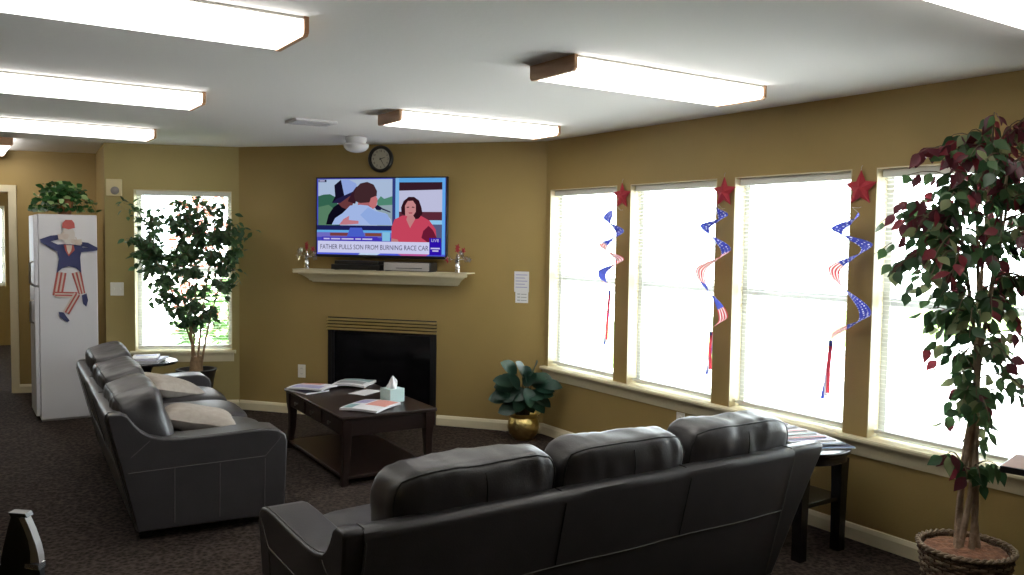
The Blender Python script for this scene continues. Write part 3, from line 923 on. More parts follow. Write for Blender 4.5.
poly(zz((430, 360), (475, 360), (475, 412), (430, 412)), (136, 200, 236))
# the presenter
poly(zz((482, 415), (484, 330), (500, 285), (545, 262), (600, 262), (650, 262), (700, 290), (735, 340), (742, 415)), (206, 74, 98))
poly(zz((690, 415), (655, 390), (665, 350), (695, 320), (720, 345), (742, 390), (742, 415)), (112, 34, 58))
poly(zz((484, 395), (520, 402), (525, 415), (482, 415)), (196, 128, 130))
poly(zz((540, 250), (538, 215), (552, 178), (580, 154), (612, 154), (640, 175), (654, 215), (660, 250), (640, 278), (610, 285), (565, 262)), (54, 28, 36))
poly(zz((562, 262), (560, 205), (576, 178), (605, 176), (622, 200), (622, 240), (605, 265), (585, 270)), (206, 140, 142))
poly(zz((575, 262), (608, 262), (620, 280), (590, 335), (568, 285)), (200, 134, 136))
poly(zz((580, 244), (604, 244), (600, 250), (584, 250)), (170, 70, 86))
poly(zz((570, 212), (584, 210), (584, 216), (570, 217)), (70, 40, 46))
poly(zz((600, 210), (614, 212), (614, 217), (600, 216)), (70, 40, 46))
# captions
poly(zz((70, 390), (400, 388), (425, 412), (70, 414)), (70, 56, 190))
poly(zz((46, 415), (702, 415), (702, 486), (46, 486)), (214, 216, 250))
poly(zz((40, 484), (787, 484), (787, 495), (40, 495)), (88, 100, 220))
poly(zz((300, 484), (420, 484), (400, 495), (290, 495)), (196, 220, 250))
poly(zz((520, 484), (700, 484), (680, 495), (540, 495)), (196, 96, 160))
poly(zz((700, 390), (766, 390), (766, 490), (700, 490)), (52, 26, 176))
poly(zz((50, 52), (98, 52), (98, 66), (50, 66)), (30, 34, 70))
obj('news_picture', scr, scr_m, base_screen, smooth=False, fix=False)
def scr_text(name, s, x, y, size, c, sx=1.0):
    u, v = zz((x, y))[0]
    X, Z = px(u, v)
    M = Mx.Translation((X, -0.0045, Z)) @ Mx.Rotation(R(90), 4, 'X')
    o = obj(name, text_mb(s, size, M, sx=sx, ext=0.0002), sc_mat(c), base_screen, smooth=False, fix=False)
    return o
scr_text('headline_lettering', 'FATHER PULLS SON FROM BURNING RACE CAR', 378, 451, 0.0600, (58, 54, 96), 0.80)
scr_text('live_lettering', 'LIVE', 733, 405, 0.036, (214, 210, 250), 1.1)
mk = MB()
for y, h, a, b in ((450, 4, 708, 760), (464, 4, 718, 752), (402, 4, 82, 118), (402, 4, 126, 182), (402, 4, 190, 262), (402, 4, 272, 306), (402, 4, 314, 372), (59, 3, 56, 88)):
    (u0, v0), (u1, v1) = zz((a, y - h), (b, y + h))
    mk.box(px(u0, 0)[0], px(u1, 0)[0], -0.0046, -0.0042, px(0, v1)[1], px(0, v0)[1])
obj('station_lettering', mk, sc_mat((214, 210, 250)), base_screen, smooth=False)

# things on the mantel
zmn = 1.3385
t = thing('media_box', 'flat black media box on the mantel under the television', 'media box', onfw(1.655, 0.105, zmn), AF)
obj('case', MB().box(-0.235, 0.235, -0.08, 0.075, 0.005, 0.050), m_plastic, t, bevel=0.004)
obj('top_plate', MB().box(-0.21, 0.21, -0.075, 0.06, 0.0505, 0.082), m_plastic, t, bevel=0.004)
for x in (-0.2, 0.2):
    obj('foot', MB().box(x - 0.015, x + 0.015, -0.05, 0.05, 0, 0.006), m_black, t)
t = thing('media_player', 'silver media player on the mantel right of the black box', 'media player', onfw(1.170, 0.105, zmn), AF)
obj('case', MB().box(-0.215, 0.215, -0.08, 0.07, 0.005, 0.078), m_plastic, t, bevel=0.003)
fr = obj('front_panel', MB().box(-0.202, 0.215, 0.0705, 0.080, 0.008, 0.076), m_silvp, t, bevel=0.003)
fr['label'] = 'silver grey front'
obj('disc_slot', MB().box(-0.14, 0.10, 0.0802, 0.0815, 0.026, 0.032), m_black, fr)
for x in (-0.2, 0.2): obj('foot', MB().box(x - 0.015, x + 0.015, -0.05, 0.05, 0, 0.006), m_black, t)

def star_poly(r, n=5, k=0.42, ph=pi / 2):
    return [((r if i % 2 == 0 else r * k) * cos(ph + pi * i / n), (r if i % 2 == 0 else r * k) * sin(ph + pi * i / n)) for i in range(2 * n)]
def ornament(s, label, seed):
    rnd = random.Random(seed)
    t = thing('star_ornament', label, 'ornament', onfw(s, 0.115, zmn), AF, 'sparkly star ornaments on the mantel')
    obj('stem', MB().lathe([(0, 0), (0.022, 0), (0.022, 0.03), (0.017, 0.036), (0.022, 0.042), (0.022, 0.07), (0.016, 0.078), (0.021, 0.085), (0.019, 0.135), (0.010, 0.142), (0.010, 0.16), (0, 0.165)], 12), m_silver, t)
    spr = MB(); st = []
    for k in range(9):
        a = rnd.uniform(-0.1, 1.1) * pi if k > 3 else (0.04 + 0.92 * (k % 2)) * pi
        ln = rnd.uniform(0.07, 0.105)
        el = rnd.uniform(0.0, 1.0) if k > 3 else rnd.uniform(-0.1, 0.15)
        d = V((cos(a) * cos(el), 0.35 * sin(a) * cos(el), sin(el)))
        p0 = V((0, 0, 0.105)); p1 = p0 + d * ln
        spr.tube([p0, (p0 + p1) / 2 + V((0, 0, 0.006)), p1], 0.0022, 5)
        st.append((p1, rnd.choice([0, 1, 0, 0, 0])))
    st.append((V((0, 0.004, 0.190)), 1)); st.append((V((0, 0.004, 0.215)), rnd.choice([0, 1]))); st.append((V((0.0, 0.012, 0.10)), 0))
    obj('spray_wire', spr, m_silver, t)
    for p, c in st:
        o = obj('foil_star', MB().prism(star_poly(0.030), -0.004, 0.004, 'y', 0, Mx.Translation(p) @ Mx.Rotation(rnd.uniform(-0.5, 0.5), 4, 'Z') @ Mx.Rotation(rnd.uniform(0, 1), 4, 'Y')), [m_silver, m_star, m_rblue][c], t, smooth=False)
        o['label'] = ['silver star', 'red star', 'blue star'][c]
    return t
ornament(2.165, 'sparkly silver star spray at the left end of the mantel', 4)
ornament(0.735, 'sparkly silver and red star spray at the right end of the mantel', 9)

# wall clock
t = thing('wall_clock', 'round black-rimmed clock on the wall above the television', 'clock', onfw(1.500, 0.002, 2.312), AF + pi)
MY = Mx.Rotation(R(90), 4, 'X')
obj('rim', MB().lathe([(0.088, 0.004), (0.088, 0.020), (0.094, 0.030), (0.108, 0.030), (0.117, 0.020), (0.118, 0.0), (0.088, 0.0)], 48, 0, MY), m_black, t)
obj('face', MB().lathe([(0, 0.004), (0.0885, 0.004), (0.0885, 0.008), (0, 0.008)], 48, 0, MY), m_clockf, t)
nm = MB()
for h in range(1, 13):
    a = pi / 2 - 2 * pi * h / 12
    text_mb(str(h), 0.026, Mx.Translation((0.070 * cos(a), -0.0095, 0.070 * sin(a))) @ MY, mb=nm)
obj('numerals', nm, m_black, t, smooth=False)
def hand(name, a, l, w):
    M = Mx.Translation((0, -0.013, 0)) @ Mx.Rotation(a, 4, 'Y')
    obj(name, MB().prism([(-w, -0.012), (w, -0.012), (w * 0.4, l), (-w * 0.4, l)], -0.001, 0.001, 'y', 0, M), m_black, t, smooth=False)
hand('hour_hand', R(72.5), 0.045, 0.004); hand('minute_hand', R(150), 0.068, 0.003)

# paper notices
t = thing('notice', 'upper white printed notice on the wall right of the mantel', 'notice', onfw(0.203, 0.001, 1.186), AF + pi, 'notices beside the fireplace')
obj('sheet', MB().box(-0.064, 0.064, -0.0035, -0.0015, 0, 0.172), m_paper, t, smooth=False)
mk = MB()
for k in range(5): mk.box(-0.052, 0.05 - 0.02 * (k % 2), -0.0042, -0.0036, 0.140 - k * 0.026, 0.147 - k * 0.026)
obj('print', mk, m_plil, t, smooth=False)
t = thing('notice', 'lower pale notice hanging below the white one right of the mantel', 'notice', onfw(0.200, 0.001, 1.094), AF + pi, 'notices beside the fireplace')
obj('sheet', MB().box(-0.056, 0.056, -0.0013, -0.0003, 0, 0.115), m_paper, t, smooth=False)
mk = MB()
for k in range(3): mk.box(-0.04, -0.015, -0.002, -0.0014, 0.070 - k * 0.026, 0.078 - k * 0.026); mk.box(-0.008, 0.042, -0.002, -0.0014, 0.070 - k * 0.026, 0.076 - k * 0.026)
obj('print', mk, m_pgrey, t, smooth=False)

# outlets and switches
def wall_plate(name, M, s, z, rz, label, kind):
    t = thing(name, label, kind, M @ V((s, 0.0005, z)), rz + pi)
    w = 0.038
    obj('plate', MB().box(-w, w, -0.006, 0, -0.06, 0.06), m_plate, t, bevel=0.002)
    if kind == 'outlet':
        for dz in (-0.024, 0.024):
            so = obj('socket', MB().lathe([(0, 0), (0.017, 0), (0.017, 0.002), (0, 0.002)], 16, 0, Mx.Translation((0, -0.006, dz)) @ Mx.Rotation(R(90), 4, 'X')), m_plate, t)
            sl = MB()
            for x in (-0.006, 0.006): sl.box(x - 0.001, x + 0.001, -0.0088, -0.0081, dz - 0.004, dz + 0.006)
            obj('slot', sl, m_black, so, smooth=False)
    else:
        for x in (-0.017, 0.017):
            obj('toggle', MB().box(x - 0.005, x + 0.005, -0.016, -0.006, -0.006, 0.010), m_plate, t)
    return t
wall_plate('wall_outlet', MF, 2.281, 0.396, AF, 'white outlet on the wall left of the fireplace', 'outlet')
wall_plate('wall_outlet', MR, 4.153 + OY, 0.405, AR, 'white outlet below the window sill, behind the front sofa cushions', 'outlet')
t = wall_plate('light_switch', ML, 1.063, 1.125, AL, 'white double light switch beside the ficus and the white cabinet', 'light switch')
t.scale = (1.5, 1, 1.0)
t = thing('wall_sensor', 'cream square wall sensor with a round dial above the ficus', 'sensor', ML @ V((1.076, 0.0005, 2.041)), AL + pi)
obj('plate', MB().box(-0.066, 0.066, -0.022, 0, -0.075, 0.075), m_cream, t, bevel=0.004)
o = obj('dial', MB().lathe([(0, 0), (0.036, 0), (0.036, 0.010), (0.028, 0.016), (0, 0.018)], 24, 0, Mx.Translation((0.010, -0.022, -0.028)) @ Mx.Rotation(R(90), 4, 'X')), m_trimgrey, t)
o['label'] = 'grey round dial'

# ------------------------------------------------------------------ tall white cabinet, jointed figure and ivy
CX0, CX1, CY0, CY1, CH = 0.650, 1.105, 8.28, 8.74, 1.785
t = thing('tall_cabinet', 'tall white cabinet beside the doorway with a paper figure on its side', 'cabinet', ((CX0 + CX1) / 2, (CY0 + CY1) / 2, 0))
w, d = (CX1 - CX0) / 2, (CY1 - CY0) / 2
obj('body', MB().box(-w, w, -d, d, 0.015, CH), m_white, t, bevel=0.006)
for z0, z1, hz in ((0.05, 1.16, 0.95), (1.175, CH - 0.01, 1.28)):
    dr = obj('door', MB().box(-w - 0.035, -w - 0.002, -d + 0.004, d - 0.004, z0, z1), m_white, t, bevel=0.006)
    hd = obj('handle', MB().tube([(-w - 0.034, -d + 0.06, hz - 0.10), (-w - 0.062, -d + 0.06, hz - 0.085), (-w - 0.062, -d + 0.06, hz + 0.085), (-w - 0.034, -d + 0.06, hz + 0.10)], 0.009, 8), m_nickel, dr)
obj('plinth', MB().box(-w + 0.01, w - 0.01, -d + 0.01, d - 0.01, 0.0, 0.016), m_trimgrey, t)

t = thing('paper_figure', 'jointed cardboard dancing figure in navy jacket and striped trousers on the white cabinet', 'decoration', (0.885, CY0 + 0.0022, 1.262))
def fz(*p): return [((x - 215) / 520.0, (330 - y) / 495.0) for x, y in p]
def card(name, pts, m, lay, parent=t, **k):
    return obj(name, MB().prism(fz(*pts), -0.0025 * lay - 0.002, -0.0025 * lay, 'y'), m, parent, smooth=False)
def striped(name, a, b, wa, wb, lay, n=5):
    a, b = V(a), V(b); dd = (b - a).normalized(); s = V((-dd.y, dd.x))
    mb = MB()
    for k in range(n):
        u0, u1 = -1 + 2 * k / n, -1 + 2 * (k + 1) / n
        mb.prism(fz(*[tuple(a + s * (u0 * wa)), tuple(a + s * (u1 * wa)), tuple(b + s * (u1 * wb)), tuple(b + s * (u0 * wb))]), -0.0025 * lay - 0.002, -0.0025 * lay, 'y', k % 2)
    return obj(name, mb, [m_cred, m_cwhite], t, smooth=False)
striped('trouser_leg', (242, 318), (264, 412), 20, 14, 1)
striped('trouser_leg', (183, 318), (165, 418), 20, 20, 2)
striped('trouser_shin', (155, 412), (245, 416), 12, 12, 3, 4)
striped('trouser_shin', (244, 412), (198, 492), 14, 14, 4, 4)
card('shoe', [(262, 418), (282, 410), (288, 440), (280, 468), (268, 456)], m_navy, 5)
card('shoe', [(168, 486), (188, 490), (212, 526), (203, 532), (172, 508)], m_navy, 5)
card('jacket', [(160, 200), (200, 196), (240, 200), (268, 206), (258, 255), (262, 322), (240, 300), (212, 292), (185, 300), (162, 322), (172, 260)], m_navy, 6)
card('lapel', [(192, 200), (232, 202), (236, 222), (212, 250), (198, 224)], m_cred, 7)
card('shirt', [(202, 202), (226, 202), (222, 226), (212, 240), (206, 226)], m_cwhite, 8)
card('sleeve', [(172, 158), (140, 162), (98, 178), (104, 192), (150, 222), (172, 232), (182, 205), (140, 186), (172, 178)], m_navy, 7)
card('sleeve', [(262, 188), (290, 190), (330, 212), (328, 224), (262, 232), (258, 212), (292, 212), (262, 204)], m_navy, 7)
card('head', [(186, 150), (196, 126), (226, 126), (238, 148), (236, 178), (222, 198), (200, 198), (188, 176)], m_cskin, 8)
card('cap', [(186, 128), (188, 108), (200, 94), (226, 94), (236, 108), (238, 128), (212, 134)], m_cred, 9)
def hand_card(cx, cy, sgn):
    mb = MB()
    mb.prism(fz(*[(cx - 16, cy - 10), (cx + 14, cy - 12), (cx + 16, cy + 10), (cx - 12, cy + 12)]), -0.0265, -0.0245, 'y')
    for k in range(4):
        y = cy - 9 + k * 6
        mb.prism(fz(*[(cx + sgn * 12, y - 2.6), (cx + sgn * (30 - 3 * abs(k - 1)), y - 3), (cx + sgn * (30 - 3 * abs(k - 1)), y + 2), (cx + sgn * 12, y + 2.6)]), -0.0265, -0.0245, 'y')
    mb.prism(fz(*[(cx - 4, cy - 11), (cx + sgn * 8, cy - 22), (cx + sgn * 13, cy - 20), (cx + sgn * 6, cy - 9)]), -0.0265, -0.0245, 'y')
    obj('hand', mb, m_cwhite, t, smooth=False)
hand_card(184, 166, 1); hand_card(250, 188, -1)

rnd = random.Random(21)
t = thing('ivy_plant', 'trailing ivy in a red-brown pot on top of the white cabinet', 'plant', (0.872, 8.46, CH))
obj('pot', MB().lathe([(0, 0.0005), (0.05, 0.0005), (0.062, 0.06), (0.075, 0.13), (0.08, 0.15), (0.07, 0.15), (0.062, 0.12), (0, 0.118)], 24), m_terra, t)
iv = MB(); vn = MB()
for k in range(46):
    a = rnd.uniform(0, 2 * pi); ln = rnd.uniform(0.12, 0.31)
    up = rnd.uniform(0.06, 0.22)
    pts = []
    for i in range(7):
        q = i / 6
        r = ln * q
        z = 0.13 + up * sin(q * pi * 0.75) * 0.9 - 0.20 * q * q
        pts.append(V((r * cos(a), min(0.40, max(-0.15, r * sin(a))), max(0.02, z))))
    vn.tube(pts, 0.0015, 4)
    for i in range(1, 7):
        for _ in range(2):
            d = V((rnd.uniform(-1, 1), rnd.uniform(-1, 1), rnd.uniform(-0.5, 0.6)))
            p = pts[i] + V((rnd.uniform(-.02, .02), rnd.uniform(-.02, .02), rnd.uniform(-.005, .02)))
            p.z = max(0.03, p.z)
            if p.z < 0.06: d.z = abs(d.z)
            leaf_quads(iv, p, d, V((rnd.uniform(-.5, .5), -0.7, 0.8)), rnd.uniform(0.045, 0.075), 0.06, 0 if rnd.random() < 0.78 else 1)
obj('vine', vn, m_iv1, t); obj('foliage', iv, [m_iv1, m_iv2], t, fix=False)

# ------------------------------------------------------------------ ficus in the dark planter
rnd = random.Random(7)
FB = (1.850, 7.90)
t = thing('potted_ficus', 'tall leafy green ficus in a dark planter before the left window', 'potted tree', (*FB, 0))
obj('planter', MB().lathe([(0, 0.0), (0.105, 0.0), (0.112, 0.02), (0.125, 0.15), (0.150, 0.32), (0.166, 0.40), (0.176, 0.414), (0.176, 0.425), (0.156, 0.425), (0.148, 0.40), (0.140, 0.37), (0, 0.37)], 40), m_pot, t)
obj('soil', MB().lathe([(0, 0.372), (0.05, 0.378), (0.138, 0.3705), (0.138, 0.3702), (0, 0.3702)], 24), m_soil, t)
rv = V((0.833, -0.553, 0)); fv = V((0.553, 0.833, 0))     # side to side and front to back of the crown
tk = MB(); tw = MB(); lf = MB()
stems = []
for k in range(6):
    a = 2 * pi * k / 6 + 0.3
    p0 = V((0.035 * cos(a), 0.035 * sin(a), 0.365)); p1 = p0 * 1.0 + V((0, 0, 0.20)); p1.x *= 0.9; p1.y *= 0.9
    tip = rv * (-0.42 + 0.168 * k) * 0.8 + fv * rnd.uniform(-0.15, 0.08) + V((0, 0, rnd.uniform(1.35, 1.8)))
    mid = p1.lerp(tip, 0.35) * 0.9; mid.z = 0.95
    pts = []
    for i in range(9):
        q = i / 8
        pts.append((p0 * (1 - q) ** 2 + mid * 2 * q * (1 - q) + tip * q * q) if True else None)
    stems.append(pts)
    tk.tube(pts, [0.011 - 0.007 * i / 8 for i in range(9)], 7)
tk.tube([(0, 0, 0.36), (0.0, 0.005, 0.47), (0, 0, 0.54)], [0.062, 0.056, 0.046], 12)
obj('trunk', tk, m_bark2, t)
def inside(x, z):
    # crown outline, metres either side of the trunk, by height
    pr = [(0.78, 0.10, 0.16), (0.90, 0.20, 0.24), (1.02, 0.36, 0.30), (1.15, 0.36, 0.38), (1.3, 0.44, 0.40), (1.45, 0.56, 0.42), (1.58, 0.56, 0.50), (1.70, 0.46, 0.50), (1.82, 0.42, 0.36), (1.92, 0.30, 0.26), (2.0, 0.05, 0.02)]
    for (z0, l0, r0), (z1, l1, r1) in zip(pr, pr[1:]):
        if z0 <= z <= z1:
            q = (z - z0) / (z1 - z0)
            return -(l0 + (l1 - l0) * q) < x < (r0 + (r1 - r0) * q)
    return False
cnt = 0
while cnt < 340:
    x, z, y = rnd.uniform(-0.58, 0.52), rnd.uniform(0.78, 2.0), rnd.uniform(-0.24, 0.13)
    if not inside(x, z): continue
    dens = 0.72 if z > 1.2 else 0.5
    if noise.noise(V((x * 5, z * 5, 3.3))) < -0.18 or rnd.random() > dens: continue
    cnt += 1
    end = rv * x + fv * y + V((0, 0, z))
    st = min((p for pts in stems for p in pts[3:]), key=lambda p: (p - end).length + max(0, p.z - end.z) * 0.8)
    mid = st.lerp(end, 0.55) + V((0, 0, 0.05))
    tw.tube([st, mid, end], [0.0035, 0.0025, 0.0012], 4)
    for i in range(6):
        q = 0.35 + 0.65 * i / 5
        p = (st.lerp(mid, q / 0.55) if q < 0.55 else mid.lerp(end, (q - 0.55) / 0.45)) + V((rnd.uniform(-.02, .02), rnd.uniform(-.02, .02), rnd.uniform(-.02, .02)))
        if not inside(rv.dot(p), p.z): continue
        d = V((rnd.uniform(-1, 1), rnd.uniform(-1, 0.6), rnd.uniform(-1.0, 0.25)))
        leaf_quads(lf, p, d, V((rnd.uniform(-.6, .6), rnd.uniform(-1, .2), rnd.uniform(0.2, 1))), rnd.uniform(0.055, 0.085), 0.042, rnd.choice([0, 0, 1, 1]))
# the sprig reaching left towards the wall sensor
end = rv * -0.62 + fv * -0.05 + V((0, 0, 1.90))
st = rv * -0.42 + fv * -0.05 + V((0, 0, 1.72))
tw.tube([stems[0][-1], st, (st + end) / 2 + V((0, 0, .05)), end], [0.004, 0.003, 0.002, 0.001], 4)
for i in range(46):
    p = st.lerp(end, i / 45) + V((rnd.uniform(-.05, .05), rnd.uniform(-.04, .04), rnd.uniform(-.05, .07)))
    leaf_quads(lf, p, V((rnd.uniform(-1, 1), rnd.uniform(-1, 1), rnd.uniform(-0.8, 0.4))), V((0, -0.5, 1)), 0.065, 0.036, rnd.choice([0, 1]))
obj('twig', tw, m_twig, t); obj('foliage', lf, [m_g1, m_g2], t, fix=False)

# round side table behind the sofa, with magazines
t = thing('round_side_table', 'round glossy dark side table between the side-on sofa and the ficus', 'table', (1.40, 7.70, 0))
obj('tabletop', MB().lathe([(0, 0.530), (0.235, 0.530), (0.243, 0.537), (0.243, 0.546), (0.236, 0.553), (0, 0.553)], 48), m_blackw, t)
obj('pedestal', MB().lathe([(0, 0.03), (0.045, 0.03), (0.03, 0.10), (0.026, 0.30), (0.032, 0.46), (0.06, 0.5295), (0, 0.5295)], 24), m_blackw, t)
obj('foot', MB().lathe([(0, 0), (0.16, 0), (0.165, 0.012), (0.14, 0.025), (0, 0.03)], 36), m_blackw, t)
g2 = 'magazines on the round side table'
magazine((1.40, 7.645, 0.5535), R(-24), 0.215, 0.28, 0.012, m_pdark, [], 'dark magazine at the bottom of the pile on the round side table', g2, 0.0)
magazine((1.415, 7.635, 0.5680), R(-32), 0.21, 0.275, 0.014, m_plil, [(0.1, 0.9, 0.1, 0.5, m_paper)], 'lilac magazine in the middle of the pile on the round side table', g2, 0.0)
magazine((1.385, 7.670, 0.5850), R(-15), 0.205, 0.27, 0.010, m_paper, [(0.1, 0.9, 0.6, 0.92, m_plil)], 'white magazine topmost on the round side table', g2, 0.0)

# ------------------------------------------------------------------ rubber plant in the brass pot
rnd = random.Random(12)
t = thing('brass_pot_plant', 'broad-leaved rubber plant in a hammered brass pot in the corner', 'potted plant', (3.905, 5.69, 0))
obj('pot', MB().lathe([(0, 0.0), (0.078, 0.0), (0.088, 0.012), (0.118, 0.05), (0.131, 0.10), (0.124, 0.150), (0.108, 0.180), (0.118, 0.202), (0.138, 0.214), (0.138, 0.220), (0.112, 0.214), (0.098, 0.185), (0.098, 0.165), (0, 0.165)], 40), m_brass, t)
obj('soil', MB().lathe([(0, 0.166), (0.06, 0.172), (0.095, 0.1665), (0.095, 0.1662), (0, 0.1662)], 20), m_soil, t)
stm = MB(); rl = MB()
RP = [(0, 0.03), (0.12, 0.30), (0.3, 0.46), (0.5, 0.50), (0.7, 0.44), (0.88, 0.25), (1, 0.0)]
leaves = [(-0.17, 0.36, -160), (-0.20, 0.29, 175), (-0.12, 0.44, 150), (-0.09, 0.54, 120), (0.0, 0.50, 100), (0.06, 0.53, 70), (0.10, 0.47, 20), (0.20, 0.43, 5),
          (0.12, 0.37, -10), (0.07, 0.29, -50), (0.13, 0.30, -35), (-0.06, 0.27, -140), (-0.02, 0.34, -100), (-0.10, 0.33, 190), (0.03, 0.41, -80), (-0.02, 0.44, 60), (-0.14, 0.40, 165), (0.05, 0.36, 200), (-0.07, 0.22, 200), (0.09, 0.42, 40), (-0.05, 0.40, 110), (0.0, 0.28, -60), (-0.11, 0.36, 140), (0.06, 0.45, 95), (-0.16, 0.33, 200), (0.14, 0.40, 0), (-0.03, 0.38, 175), (0.03, 0.33, 10), (-0.08, 0.46, 160), (0.02, 0.46, 30)]
for x, z, ang in leaves:
    y = rnd.uniform(-0.14, 0.0)
    z += 0.085
    x *= 1.08
    tip = rv * x + fv * (y - 0.03) + V((0, 0, z))
    root = V((x * 0.25, 0.02 * rnd.uniform(-1, 1), 0.17))
    j = tip * 0.62; j.z = z * 0.85 + 0.02
    stm.tube([root, (root + j) / 2 + V((0, 0, 0.02)), j], [0.006, 0.005, 0.003], 6)
    a = R(ang)
    d = rv * cos(a) + V((0, 0, 0.55 * sin(a))) - fv * 0.35
    leaf_quads(rl, j, d, V((rnd.uniform(-.3, .3), -0.8, 0.7)), rnd.uniform(0.14, 0.18), 0.125, rnd.choice([0, 0, 0, 0, 1]), 0.18, RP)
obj('stem', stm, m_twig, t); obj('foliage', rl, [m_rub, m_rub2], t, fix=False)

# ------------------------------------------------------------------ red-leaved tree in the wicker basket
rnd = random.Random(33)
TB = V((3.765, 1.985, 0))
t = thing('artificial_tree', 'tall artificial tree with burgundy and green leaves in a wicker basket', 'potted tree', TB)
bk = MB()
rz0 = [(0.150, 0.0), (0.165, 0.10), (0.180, 0.20), (0.190, 0.28)]
def rb(z): return 0.150 + 0.040 * (z / 0.28)
for k in range(21):
    z = 0.008 + k * 0.0134
    n = 64
    pts = [((rb(z) + 0.0045 * (1 if (i // 2 + k) % 2 else -1)) * cos(2 * pi * i / n), 0) for i in range(n)]
    pts = []
    for i in range(n):
        a = 2 * pi * i / n
        r = rb(z) + 0.0045 * cos(16 * a + pi * k)
        pts.append((r * cos(a), r * sin(a), z))
    bk.tube(pts, 0.0066, 6, closed=True, mi=0 if k % 3 else 1)
for i in range(32):
    a = 2 * pi * (i + 0.0) / 32
    bk.tube([(rb(z) * cos(a), rb(z) * sin(a), z) for z in (0.004, 0.14, 0.285)], 0.005, 5)
bkt = obj('basket', bk, [m_wick, m_wickl], t)
rim = MB()
for ph in (0, pi):
    pts = []
    for i in range(96):
        a = 2 * pi * i / 96
        pts.append(((0.193 + 0.008 * cos(20 * a + ph)) * cos(a), (0.193 + 0.008 * cos(20 * a + ph)) * sin(a), 0.291 + 0.006 * sin(20 * a + ph)))
    rim.tube(pts, 0.0072, 6, closed=True)
obj('rim', rim, m_wickl, t)
obj('liner', MB().lathe([(0, 0.004), (0.138, 0.004), (0.170, 0.24), (0, 0.24)], 32), m_black, t)
def mo(u, v):
    a = 2 * pi * u; r = 0.178 * v
    return V((r * cos(a), r * sin(a), 0.275 + 0.012 * (1 - v * v) + 0.010 * noise.noise(V((r * cos(a) * 22, r * sin(a) * 22, 1))) - (0.02 if v > 0.98 else 0)))
obj('moss', MB().surf(mo, 48, 14, cu=True), m_moss, t, fix=False)
# trunks
tk = MB(); tw = MB(); lf = MB()
def bez(p0, p1, p2, n=14): return [p0 * (1 - q) ** 2 + p1 * 2 * q * (1 - q) + p2 * q * q for q in [i / n for i in range(n + 1)]]
paths = []
for k, (bx, tx, th, fy) in enumerate([(-0.055, -0.13, 1.75, 0.0), (-0.03, 0.06, 2.0, 0.03), (-0.008, 0.12, 1.8, -0.02), (0.015, 0.10, 1.95, -0.04), (0.035, -0.02, 1.85, 0.02)]):
    p0 = rv * bx + fv * (0.02 * (k - 1.5)) + V((0, 0, 0.272))
    pts = []
    for i in range(25):
        q = i / 24
        z = 0.272 + (th - 0.272) * q
        tws = 0.018 * (1 - q)
        cx = bx * (1 - q) ** 3 + 0.035 * q + (tx - 0.035) * max(0, q - 0.45) ** 1.4 * 1.8
        c = rv * (cx + tws * cos(q * 9 + k * 1.57)) + fv * (tws * sin(q * 9 + k * 1.57) + fy * q)
        pts.append(V((c.x, c.y, z)))
    paths.append(pts)
    tk.tube(pts, [0.0150 * (1 - 0.60 * i / 24) + 0.0025 * noise.noise(V((k * 3, i * 0.9, 0))) for i in range(25)], 8)
obj('trunk', tk, m_bark, t)
LP = [(0, 0.02), (0.15, 0.30), (0.35, 0.50), (0.55, 0.46), (0.75, 0.26), (0.9, 0.10), (1, 0.0)]
def crown(x, z):
    pr = [(0.56, 0.10, 0.12), (0.70, 0.16, 0.24), (0.80, 0.07, 0.28), (0.95, 0.10, 0.28), (1.10, 0.14, 0.3), (1.25, 0.24, 0.34), (1.36, 0.36, 0.38), (1.52, 0.43, 0.42), (1.68, 0.43, 0.44), (1.84, 0.38, 0.44), (1.96, 0.30, 0.42), (2.06, 0.28, 0.40), (2.20, 0.0, 0.36)]
    for (z0, l0, r0), (z1, l1, r1) in zip(pr, pr[1:]):
        if z0 <= z <= z1:
            q = (z - z0) / (z1 - z0)
            return -(l0 + (l1 - l0) * q) < x < (r0 + (r1 - r0) * q)
    return False
def sprig(st, end, n, redp, ln=0.075):
    hz = end - st; hz.z = 0
    mid = st.lerp(end, 0.5); mid.z = max(st.z, end.z) + 0.03 + 0.25 * hz.length
    tw.tube(bez(st, mid, end, 6), [0.004, 0.0036, 0.0032, 0.0027, 0.0022, 0.0018, 0.0012], 5)
    sd = V((-hz.y, hz.x, 0)).normalized() if hz.length > 1e-3 else V((1, 0, 0))
    for i in range(n):
        q = 0.22 + 0.78 * (i + rnd.random() * 0.5) / n
        p = st * (1 - q) ** 2 + mid * 2 * q * (1 - q) + end * q * q
        sgn = 1 if i % 2 else -1
        dr = hz.normalized() if hz.length > 1e-3 else V((1, 0, 0))
        d = dr * rnd.uniform(0.1, 0.7) + sd * sgn * rnd.uniform(0.2, 1.0) + V((0, 0, rnd.uniform(-1.7, -0.2)))
        p = p + d.normalized() * 0.012
        x = (p + d.normalized() * 0.08 + TB).x
        if x > W - 0.045: d.x = -abs(d.x)
        if rnd.random() < redp: mi = rnd.choice([3, 3, 4])
        else: mi = rnd.choice([0, 0, 1, 1, 2])
        leaf_quads(lf, p, d, V((rnd.uniform(-.7, .3), rnd.uniform(-1, 0.1), rnd.uniform(0.0, 0.7))), rnd.uniform(0.8, 1.15) * ln, rnd.uniform(0.038, 0.050), mi, 0.15, LP)
cnt = 0
